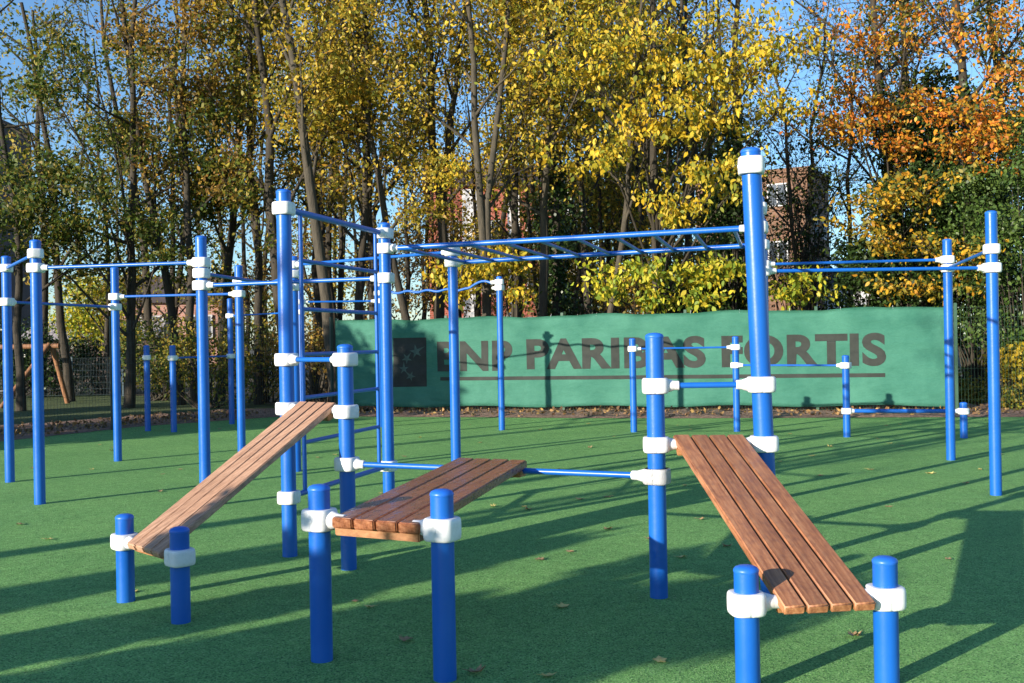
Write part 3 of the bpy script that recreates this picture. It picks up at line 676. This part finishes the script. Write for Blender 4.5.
# the wood farther back: one mass
rng = np.random.default_rng(900); wb = MB(); tw = []; lp = {k: [] for k in ('gold', 'olive', 'brown')}
for k in range(72):
    px = rng.uniform(40, 740) if k < 44 else rng.uniform(520, 745); Y = rng.uniform(34, 52); x = X(px, Y); r = rng.uniform(.09, .17); Ht = rng.uniform(12, 17)
    b0 = Vector((x, Y, -0.1)); ln = Vector((rng.normal() * 0.6, rng.normal() * 0.4, Ht))
    pts = [b0 + ln * (i / 6) + Vector((rng.normal(), rng.normal(), 0)) * 0.12 for i in range(7)]
    wb.tube(pts, [r * (1 - .75 * i / 6) for i in range(7)], 7, cap=False)
    tw2 = []
    for j in range(7):
        i = rng.integers(1, 6); az = rng.uniform(0, 6.28); e = rng.uniform(.5, 1.2)
        branch(wb, rng, pts[i], (math.cos(az) * math.cos(e), math.sin(az) * math.cos(e), math.sin(e)), rng.uniform(1.5, 3.2), r * .35, 0, tw2, kids=(4, 3, 2), sides=4)
    tp = np.array([tuple(q) for q, d in tw2]); w = rng.gamma(.6, 1, len(tp)); w /= w.sum(); n = 1500 if px < 520 else 2000
    lp['olive' if px < 240 or rng.uniform() < (.2 if px < 520 else .6) else ('brown' if rng.uniform() < .3 else 'gold')].append(tp[rng.choice(len(tp), n, p=w)] + rng.normal(size=(n, 3)) * .3)
kind(wb.build('far_wood', M['bark'], auto=0), 'stuff')
for kname, ps in lp.items():
    if ps:
        me = leaf_mesh('far_wood_leaves', np.concatenate(ps), .17, rng, .3); me.materials.append(LM[kname]); kind(link('far_wood_leaves', me), 'stuff')

# leaf litter along the verges (stuff) and single leaves on the court
def litter(name, path, w0, w1, n, seed, z):
    rng = np.random.default_rng(seed); P = [Vector(p) for p in path]; pts = []
    for i in range(n):
        k = rng.integers(0, len(P) - 1); p = P[k].lerp(P[k + 1], rng.uniform()); d = (P[k + 1] - P[k]).normalized(); nn = Vector((-d.y, d.x, 0))
        q = p + nn * rng.uniform(w0, w1); pts.append((q.x, q.y, z + rng.uniform(0, .05)))
    me = leaf_mesh(name, pts, .085, rng, 0.0, .7); me.materials.append(LM['dry']); kind(link(name, me), 'stuff')
litter('leaf_litter', [edge[3], edge[4], edge[5], er], 0.1, 2.6, 2600, 5, .05)
litter('verge_litter', [edge[0], edge[1], edge[2], edge[3]], 0.1, 2.2, 1500, 6, .04)

def fallen(x, y, s, rot, m, curl, seed):
    rng = np.random.default_rng(seed); n = 10; mb = MB(); ring = []
    lob = [1, .62, .95, .55, .8, .5, .8, .55, .95, .62]
    for k in range(n):
        a = 2 * math.pi * k / n; q = s * lob[k] * .5; px, py = math.cos(a) * q, math.sin(a) * q * .8
        ring.append(Vector((x + px * math.cos(rot) - py * math.sin(rot), y + px * math.sin(rot) + py * math.cos(rot), .006 + curl * (q / s) ** 2 * rng.uniform(.3, 1.6) * s * 2)))
    c = Vector((x, y, .008)); vs = [c] + ring; vs2 = [v - Vector((0, 0, .0015)) for v in vs]
    fs = [(0, 1 + k, 1 + (k + 1) % n) for k in range(n)]
    mb.add(vs + vs2, fs + [(n + 1, n + 2 + (k + 1) % n, n + 2 + k) for k in range(n)])
    d = Vector((math.cos(rot + math.pi), math.sin(rot + math.pi), 0.1)); mb.tube([c, c + d * s * .6 + Vector((0, 0, .004))], [.0018, .0012], 4)
    return mb.build('fallen_leaf', m, auto=0)
M['leaf_y'] = simple('fallen_yellow_leaf', (0.50, 0.40, 0.10), (0.66, 0.56, 0.2), 40, .6)
M['leaf_b'] = simple('fallen_brown_leaf', (0.30, 0.18, 0.08), (0.46, 0.32, 0.16), 40, .7)
spots = [(548, 677, 0), (405, 641, 1), (524, 507, 0), (528, 510, 1), (493, 507, 0), (608, 530, 1), (540, 560, 1), (570, 552, 1), (355, 602, 1), (322, 652, 1), (475, 674, 1), (780, 462, 0), (685, 486, 0), (727, 547, 1), (744, 500, 1), (650, 540, 1), (812, 456, 0), (830, 447, 0),
         (588, 424, 0), (480, 443, 0), (614, 437, 0), (590, 448, 1), (690, 430, 0), (790, 434, 0), (775, 442, 0), (930, 474, 0), (820, 476, 1), (980, 470, 0), (902, 446, 1), (335, 455, 0), (318, 458, 1), (120, 538, 1), (48, 540, 0), (92, 470, 0), (180, 470, 1), (160, 492, 1), (100, 445, 0), (112, 425, 0), (60, 432, 1),
         (20, 525, 1), (560, 470, 1), (580, 500, 1), (700, 520, 1), (870, 470, 0), (1000, 455, 1), (948, 560, 1), (230, 478, 0), (420, 438, 0), (470, 425, 1), (655, 425, 1), (900, 425, 0), (540, 430, 0), (266, 452, 1)]
spots += [(random.uniform(10, 1015), 425 + 240 * random.random() ** 2.2, random.random() < .55) for k in range(34)]
for i, (px, py, c) in enumerate(spots):
    p = G_(px, py, 0.0); o = fallen(p.x, p.y, random.uniform(.06, .115), random.uniform(0, 6), M['leaf_b'] if c else M['leaf_y'], random.uniform(.1, .5), i)
    tag(o, 'small curled brown leaf fallen on the green rubber court' if c else 'small pale yellow leaf fallen on the green rubber court', 'leaf', 'brown leaves on the court' if c else 'yellow leaves on the court')

# ------------------------------------------------------------------ wire fences and the banner
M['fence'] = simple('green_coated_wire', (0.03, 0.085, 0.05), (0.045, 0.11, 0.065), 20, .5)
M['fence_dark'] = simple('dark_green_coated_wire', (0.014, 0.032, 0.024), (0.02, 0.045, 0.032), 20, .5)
def wire_fence(name, label, p0, p1, h, m, step=2.5, dx=.06, dz=.2, wr=.0024):
    d = (p1 - p0); L = d.length; d.normalize(); nn = Vector((d.y, -d.x, 0))
    t = thing(name, label, 'fence', p0); k = max(1, round(L / step)); st = L / k
    for i in range(k + 1):
        c = p0 + d * (i * st); MB().box(c + Vector((0, 0, h / 2 + .02)), .06, .06, h + .1, d, nn).build('fence_post', m, t, .004)
    for i in range(k):
        mb = MB(); a = p0 + d * (i * st + .03); w = st - .06; nv = int(w / dx)
        for j in range(nv + 1):
            q = a + d * (w * j / nv); mb.tube([q + Vector((0, 0, .05)), q + Vector((0, 0, h))], wr, 3, cap=False)
        for j in range(int(h / dz) + 1):
            z = .06 + j * dz; mb.tube([a + nn * .004 + Vector((0, 0, z)), a + d * w + nn * .004 + Vector((0, 0, z))], wr * 1.15, 3, cap=False)
        mb.build('mesh_panel', m, t, auto=0)
    return t
wire_fence('wire_fence', 'green wire mesh fence carrying the banner and running on to the right', fc, fr + fdir * ((fr - fc).length / 5 * 3), 2.08, M['fence'], step=(fr - fc).length / 5)
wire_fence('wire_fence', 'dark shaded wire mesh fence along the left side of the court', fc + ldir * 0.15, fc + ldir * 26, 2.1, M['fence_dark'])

BN = fnor * 0.06                                              # banner hangs on the court side of the fence
def on_banner(px, py):
    d = sight(px, py); o = fc + BN; t = (o - Vector((0, 0, EYE))).dot(fnor) / d.dot(fnor)
    p = Vector((0, 0, EYE)) + d * t; return (p - o).dot(fdir), p.z
def wr(u, z):
    return 0.016 * math.sin(u * 2.1 + z * 1.3) + 0.008 * math.sin(u * 5.7 - z * 3.1 + 1) + 0.005 * math.sin(z * 14 + u * 1.1) + 0.030 * max(0, math.sin(u * 1.25)) * (z - 1) * 0.4
def B3(u, z, off=0): p = fc + BN + fdir * u + fnor * (0.035 + wr(u, z) + off); return Vector((p.x, p.y, z))
uL = on_banner(337, 360)[0]; uR = on_banner(951, 350)[0]; zT = (on_banner(340, 322)[1] + on_banner(948, 304)[1]) / 2; zB = 0.14
bn_root = thing('banner', 'long green cloth banner with grey lettering tied along the wire fence', 'banner', fc)
nu, nz = 200, 24; vs = []; fs = []
for s in (0, 1):
    for i in range(nu + 1):
        u = uL + (uR - uL) * i / nu
        for j in range(nz + 1):
            q = j / nz; sag = 0.022 * (1 - abs(math.cos(u * math.pi / 1.25))) ; z = zB + 0.02 * math.sin(u * 2.3) + (zT - sag - zB) * q
            vs.append(B3(u, z, -0.003 * s))
nn_ = (nu + 1) * (nz + 1)
for i in range(nu):
    for j in range(nz):
        a = i * (nz + 1) + j; b_ = a + nz + 1
        fs.append((a, b_, b_ + 1, a + 1)); fs.append((nn_ + a, nn_ + a + 1, nn_ + b_ + 1, nn_ + b_))
for i in range(nu):
    for j in (0, nz): a = i * (nz + 1) + j; b_ = a + nz + 1; fs.append((a, nn_ + a, nn_ + b_, b_))
m, nt, b = mat('green_mesh_cloth'); v = coords(nt)
n = noise(nt, 1.3, 6, v, .65); n2 = noise(nt, 1.0, 3, coords(nt, 'Object', (30, 30, 220)))
c = ramp(nt, n, [(0.3, (0.038, 0.178, 0.122)), (0.7, (0.082, 0.272, 0.188))])
c = mixc(nt, 1.0, c, ramp(nt, n2, [(0.3, (.88,) * 3), (0.7, (1.08,) * 3)]), 'MULTIPLY')
nt.links.new(c, b.inputs['Base Color']); b.inputs['Roughness'].default_value = .7; b.inputs['Specular IOR Level'].default_value = .25
bump(nt, noise(nt, 2.2, 6, coords(nt, 'Object', (1, 1, 3.0))), .5, .05, b)
tr = nt.nodes.new('ShaderNodeBsdfTranslucent'); nt.links.new(c, tr.inputs['Color']); mx = nt.nodes.new('ShaderNodeMixShader'); mx.inputs[0].default_value = .2
nt.links.new(b.outputs[0], mx.inputs[1]); nt.links.new(tr.outputs[0], mx.inputs[2]); nt.links.new(mx.outputs[0], nt.nodes['Material Output'].inputs['Surface'])
M['cloth'] = m
mb = MB(); mb.add(vs, fs, True); mb.build('cloth', M['cloth'], bn_root, auto=0)
# eyelet ties along the top edge
for i in range(14):
    u = uL + (uR - uL) * (i + .03) / 13.1; p = B3(u, zT - .03, .004)
    MB().tube([p, p - fnor * .09 + Vector((0, 0, .06))], .004, 5).build('tie', M['white'], bn_root)
M['print'] = simple('grey_print', (0.026, 0.031, 0.027), (0.041, 0.047, 0.040), 6, .7, 0, .25)
M['print_dark'] = simple('dark_print', (0.016, 0.020, 0.019), (0.03, 0.036, 0.033), 4, .6, 0, .25)
M['print_star'] = simple('pale_print', (0.045, 0.075, 0.062), (0.075, 0.12, 0.10), 9, .7, 0, .25)
def wrap(me, off):
    bm = bmesh.new(); bm.from_mesh(me)
    us = [v.co.x for v in bm.verts]; z_ = [v.co.y for v in bm.verts]
    for a0, a1, nrm in ((min(us), max(us), Vector((1, 0, 0))), (min(z_), max(z_), Vector((0, 1, 0)))):
        k = int((a1 - a0) / .07)
        for i in range(1, k + 1):
            g = list(bm.verts) + list(bm.edges) + list(bm.faces)
            bmesh.ops.bisect_plane(bm, geom=g, plane_co=nrm * (a0 + (a1 - a0) * i / (k + 1)), plane_no=nrm)
    for v in bm.verts: v.co = B3(v.co.x, v.co.y, off)
    bm.to_mesh(me); bm.free()
def word(txt, pxl, pxr, yt_l, yb_l, yt_r, yb_r):
    u0 = on_banner(pxl, yb_l)[0]; u1 = on_banner(pxr, yb_r)[0]
    z0 = (on_banner(pxl, yb_l)[1] + on_banner(pxr, yb_r)[1]) / 2; z1 = (on_banner(pxl, yt_l)[1] + on_banner(pxr, yt_r)[1]) / 2
    cu = bpy.data.curves.new('lettering', 'FONT'); cu.body = txt; cu.offset = 0.04; cu.space_character = 1.06; cu.resolution_u = 6
    o = bpy.data.objects.new('lettering', cu); COL.objects.link(o)
    me = bpy.data.meshes.new_from_object(o.evaluated_get(bpy.context.evaluated_depsgraph_get())); bpy.data.objects.remove(o)
    xs = [v.co.x for v in me.vertices]; ys = [v.co.y for v in me.vertices]
    for v in me.vertices:
        v.co = Vector((u0 + (v.co.x - min(xs)) / (max(xs) - min(xs)) * (u1 - u0), z0 + (v.co.y - min(ys)) / (max(ys) - min(ys)) * (z1 - z0), 0))
    wrap(me, 0.005); me.materials.clear(); me.materials.append(M['print']); link('lettering', me, bn_root)
word('BNP', 438, 513, 342, 371, 340, 371)
word('PARIBAS', 527, 706, 338.5, 370, 336, 367.5)
word('FORTIS', 722, 886, 335.5, 368, 332.5, 365.5)
def poly(name, pts, off, m):
    me = bpy.data.meshes.new(name); me.from_pydata([(u, z, 0) for u, z in pts], [], [tuple(range(len(pts)))]); wrap(me, off); me.materials.append(m); link(name, me, bn_root)
poly('underline', [on_banner(441, 380.5), on_banner(885, 377), on_banner(885, 373), on_banner(441, 377)], .005, M['print'])
lq = [on_banner(393.5, 387), on_banner(427, 386.5), on_banner(427, 337.5), on_banner(393.5, 338)]
poly('emblem', lq, .005, M['print_dark'])
(lu0, lz0), (lu1, lz1) = lq[0], lq[2]
def star(fx, fy, s, rot, stretch):
    pts = []
    for k in range(10):
        a = rot + math.pi * 2 * k / 10; q = s * (1 if k % 2 == 0 else .36) * (stretch if k == 0 else 1)
        pts.append((lu0 + (lu1 - lu0) * fx + math.cos(a) * q, lz0 + (lz1 - lz0) * fy + math.sin(a) * q))
    poly('emblem_star', pts, .009, M['print_star'])
star(.70, .72, .16, .5, 1.5); star(.42, .58, .13, .9, 1.4); star(.33, .37, .12, 1.6, 1.4); star(.52, .22, .12, 2.4, 1.5)

# ------------------------------------------------------------------ timber swing and the low lawn fence
sw = at_depth(50.5, 346, 28.5 * K)
S_sw = thing('swing', 'timber swing frame with splayed brown legs on the shaded lawn', 'swing', (sw.x, sw.y, 0))
f1 = G_(68, 403); f2 = at_depth(41, 401, sw.y - 1.0)
MB().tube([Vector((f1.x, f1.y, -.05)), Vector((sw.x + .03, sw.y, sw.z + .05))], .07, 12).build('leg', M['wood_swing'], S_sw)
MB().tube([Vector((sw.x - .75, sw.y - 1.5, -.05)), Vector((sw.x - .03, sw.y, sw.z + .05))], .07, 12).build('leg', M['wood_swing'], S_sw)
bx = Vector((sw.x - 3.4, sw.y + .4, sw.z))
MB().tube([Vector((sw.x + .25, sw.y, sw.z)), bx + Vector((-.25, 0, 0))], .075, 12).build('beam', M['wood_swing'], S_sw)
for sgn in (-1, 1): MB().tube([Vector((bx.x + sgn * .7, bx.y + sgn * 1.3, -.05)), bx + Vector((sgn * .03, 0, .05))], .07, 12).build('leg', M['wood_swing'], S_sw)
for q in (.35, .52):
    p = Vector((sw.x, sw.y, sw.z)).lerp(bx, q); MB().tube([p, p + Vector((0, 0, -1.25))], .008, 5).build('chain', M['steel'], S_sw)
p = Vector((sw.x, sw.y, sw.z)).lerp(bx, .435); MB().box(p + Vector((0, 0, -1.26)), .52, .18, .035).build('seat', M['bolt'], S_sw, .008)
M['fence_grey'] = simple('grey_blue_coated_wire', (0.05, 0.085, 0.10), (0.075, 0.12, 0.14), 20, .5)
wire_fence('low_fence', 'chest-high grey-blue wire fence at the back of the lawn', Vector((-24, 33.5, 0)), Vector((-9.5, 34.5, 0)), 1.25, M['fence_grey'], 1.6, .05, .2, .004)

# ------------------------------------------------------------------ buildings
def brickmat(name, c1, c2, mortar, sc=1.0):
    m, nt, b = mat(name); br = nt.nodes.new('ShaderNodeTexBrick'); nt.links.new(coords(nt, 'Generated', (60 * sc, 60 * sc, 60 * sc)), br.inputs['Vector'])
    v = coords(nt, 'Object'); s = nt.nodes.new('ShaderNodeSeparateXYZ'); nt.links.new(v, s.inputs[0])
    ad = nt.nodes.new('ShaderNodeMath'); nt.links.new(s.outputs[0], ad.inputs[0]); nt.links.new(s.outputs[1], ad.inputs[1])
    cb = nt.nodes.new('ShaderNodeCombineXYZ'); nt.links.new(ad.outputs[0], cb.inputs[0]); nt.links.new(s.outputs[2], cb.inputs[1]); nt.links.new(cb.outputs[0], br.inputs['Vector'])
    br.inputs['Scale'].default_value = 2.2; br.inputs['Color1'].default_value = (*c1, 1); br.inputs['Color2'].default_value = (*c2, 1); br.inputs['Mortar'].default_value = (*mortar, 1)
    c = mixc(nt, 1.0, br.outputs[0], ramp(nt, noise(nt, .8, 6, v), [(.3, (.75,) * 3), (.7, (1.12,) * 3)]), 'MULTIPLY')
    nt.links.new(c, b.inputs['Base Color']); b.inputs['Roughness'].default_value = .9; return m
M['brick_or'] = brickmat('orange_brick', (.22, .115, .066), (.18, .09, .05), (.21, .15, .11))
M['brick_red'] = brickmat('red_brick', (.40, .10, .06), (.34, .085, .05), (.40, .22, .17))
M['brick_pink'] = brickmat('pink_brick', (.40, .20, .15), (.34, .16, .12), (.42, .32, .28))
M['brick_dk'] = brickmat('brown_brick', (.10, .065, .05), (.08, .055, .045), (.12, .09, .08))
M['render'] = simple('white_render', (.62, .6, .57), (.75, .74, .72), 3, .85)
M['roof'] = simple('dark_roof_tiles', (.06, .045, .04), (.11, .08, .07), 8, .8)
M['roof_pale'] = simple('pale_sheet_roof', (.36, .31, .29), (.46, .4, .37), 5, .7)
M['frame_w'] = simple('white_window_frame', (.42, .42, .42), (.52, .52, .52), 9, .5)
m, nt, b = mat('window_glass'); b.inputs['Base Color'].default_value = (.03, .04, .055, 1); b.inputs['Roughness'].default_value = .08
nt.links.new(ramp(nt, noise(nt, .7, 3, coords(nt)), [(.3, (.02, .03, .04)), (.7, (.10, .12, .15))]), b.inputs['Base Color']); M['glass'] = m
def building(label, cx, cy, rot, w, d, h, wall, rooftype, wins, bands=(), eaves=.3, rh=2.2, name='building'):
    t = thing(name, label, 'building', (cx, cy, 0)); Rz = Matrix.Rotation(rot, 3, 'Z')
    ax, ay = Rz @ Vector((1, 0, 0)), Rz @ Vector((0, 1, 0)); o = Vector((cx, cy, 0))
    def P(x, y, z): return o + ax * x + ay * y + Vector((0, 0, z))
    MB().box(P(0, 0, h / 2), w, d, h, ax, ay).build('wall', wall, t)
    if rooftype == 'flat': MB().box(P(0, 0, h + .15), w + .3, d + .3, .3, ax, ay).build('roof', wall, t)
    else:
        r = M['roof_pale'] if rooftype == 'pale' else M['roof']; W, D = w / 2 + eaves, d / 2 + eaves
        mb = MB(); mb.add([P(-W, -D, h), P(W, -D, h), P(W, D, h), P(-W, D, h), P(-W, 0, h + rh), P(W, 0, h + rh)], [(0, 1, 5, 4), (2, 3, 4, 5), (0, 4, 3), (1, 2, 5), (0, 3, 2, 1)]); mb.build('roof', r, t)
    for (x, z, ww, wh, face) in wins:
        y0 = -d / 2
        if face == 'r': c = P(w / 2 + .01, x, z); u, nrm = ay, ax
        else: c = P(x, y0 - .01, z); u, nrm = ax, -ay
        mb = MB(); e = .09
        mb.box(c + u * (ww / 2) + nrm * .04, e, .12, wh + e, u, nrm); mb.box(c - u * (ww / 2) + nrm * .04, e, .12, wh + e, u, nrm); mb.box(c + nrm * .042, e * .8, .1, wh - e, u, nrm)
        for s in (-1, 1): mb.box(c + Vector((0, 0, s * wh / 2)) + nrm * .038, ww - e, .11, e, u, nrm)
        f = mb.build('window', M['frame_w'], t); MB().box(c + nrm * .01, ww - e - .004, .03, wh - e - .004, u, nrm).build('pane', M['glass'], f)
    for (x, z, bw, bh) in bands: MB().box(P(x, -d / 2 - .03, z), bw, .12, bh, ax, ay).build('render_band', M['render'], t)
    return t
Y = 73
building('orange-brown brick tower house seen between the trees right of the tall centre post', 18.6, Y + 4, -math.radians(28), 8.0, 7.0, 12.9, M['brick_or'], 'flat',
         [(x, z, 1.3, 1.5, 'f') for z in (7.4, 11.4) for x in (-1.9, 1.9)] + [(x, z, 1.0, 1.4, 'r') for z in (3.0, 6.2, 9.3) for x in (-1.5, 1.5)], [], rh=.9)
Y = 60
building('red brick house with white bands glimpsed between trunks in the middle', -0.4, Y + 4, .06, 9.0, 7, 10.5, M['brick_red'], 'gable',
         [(x, z, 1.1, 1.4, 'f') for z in (2.2, 5.0, 7.8) for x in (-3.3, -.9, 1.7)], [(-2.1, 5.2, .9, 10.3), (3.4, 5.2, 1.5, 10.3), (.4, 5.2, .7, 10.3)], rh=1.8)
building('brown tower block at the far left edge behind the trees', -48.0, 88, .0, 11.5, 10, 20.5, M['brick_dk'], 'flat', [(x, z, 1.5, 1.4, 'f') for z in (9, 12, 15, 18) for x in (-3, 0, 3.6)])
building('pink brick house with white window behind the parallel bars', X(165, 56), 58, .1, 6.5, 6, 3.9, M['brick_pink'], 'gable', [(-.6, 2.6, 1.1, 1.2, 'f'), (1.9, 2.6, 1.1, 1.2, 'f')], rh=1.6)
building('low shed with pale sheet roof behind the swing', X(85, 47), 49, .08, 5.4, 4, 2.0, M['brick_dk'], 'pale', [], rh=.85, name='shed')
building('pale white house beyond the hedge right of the brick tower', X(878, 75), 79, -.2, 8, 7, 5.0, M['render'], 'gable', [(x, 2.6, 1.2, 1.3, 'f') for x in (-2.4, 0, 2.4)], rh=1.6)

# ------------------------------------------------------------------ trees behind the photographer, and unseen bushes added to shade the court
ed = Vector((SUN_AZ[0], SUN_AZ[1], 0)).normalized(); pd = Vector((ed.y, -ed.x, 0))
def pq(p, q): return pd * p + ed * q
for i, (p, q, r, lb) in enumerate([(-8.35, -9.0, .17, 'young bare tree'), (-7.33, -12.0, .14, 'slim bare tree'), (-7.05, -10.0, .12, 'forked bare tree')]):
    c = pq(p, q)
    tree(lb + ' standing behind the photographer on the sunny side', c.x, c.y, r, 9.0, 'gold', 250, 600 + i, zlo=5.0, nlimb=7, Llimb=1.8, group='bare trees behind the photographer')
for i, (p, q, h, s, lb) in enumerate([(-4.75, -4.2, 2.45, .45, 'clipped bush'), (-4.0, -4.0, 2.55, .6, 'rounded bush'), (-3.35, -4.4, 2.45, .35, 'small bush'), (-5.72, -3.5, 2.75, .26, 'narrow column bush'), (-6.85, -5.5, 2.4, .2, 'short column bush')]):
    c = pq(p, q); shrub(lb + ' added unseen behind the photographer for its shadow', c.x, c.y, s, s, h, 'hedge', 10000, 650 + i, lumps=40, lsize=.12, group='bushes added for their shadows')
# tall evergreens off to the left of the court keep the left wood in half shade
for i, (p, q, h_, sx, lb) in enumerate([(-18.4, -2.0, 6.3, 1.0, 'narrow dark evergreen'), (-20.8, -2.5, 7.2, 1.5, 'broad dark evergreen'), (-23.8, -1.5, 6.4, 1.4, 'rounded dark evergreen'), (-27.0, -2.5, 7.4, 1.6, 'largest dark evergreen')]):
    c = pq(p, q); shrub(lb + ' outside the left edge of the court', c.x, c.y, sx, sx, h_, 'ivy', 5200, 700 + i, name='evergreen_tree', cat='tree', lsize=.24, lumps=44, z0=.4, group='evergreens left of the court')

# ------------------------------------------------------------------ light
w = bpy.data.worlds.new('World'); scene.world = w; w.use_nodes = True
nt = w.node_tree; sky = nt.nodes.new('ShaderNodeTexSky'); sky.sky_type = 'NISHITA'; sky.sun_disc = False
sky.sun_elevation = math.radians(SUN_EL); sky.sun_rotation = math.atan2(-SUN_AZ[0], -SUN_AZ[1])
sky.air_density = 1.0; sky.dust_density = 0.3; sky.ozone_density = 4.5
bg = nt.nodes['Background']; bg.inputs['Strength'].default_value = 0.14; nt.links.new(sky.outputs[0], bg.inputs['Color'])
sd = bpy.data.lights.new('sun', 'SUN'); sd.energy = 5.0; sd.angle = math.radians(.5); sd.color = (1.0, .90, .77)
so = bpy.data.objects.new('sun', sd); COL.objects.link(so)
h = math.cos(math.radians(SUN_EL)); dv = Vector((ed.x * h, ed.y * h, -math.sin(math.radians(SUN_EL))))
so.rotation_euler = dv.to_track_quat('-Z', 'Y').to_euler(); so.location = (-20, -20, 15)
vs_ = scene.view_settings; scene.display_settings.display_device = 'sRGB'; vs_.view_transform = 'Standard'; vs_.look = 'None'; vs_.exposure = 0.80; vs_.gamma = 1.0
scene.cycles.max_bounces = 6; scene.cycles.transparent_max_bounces = 8
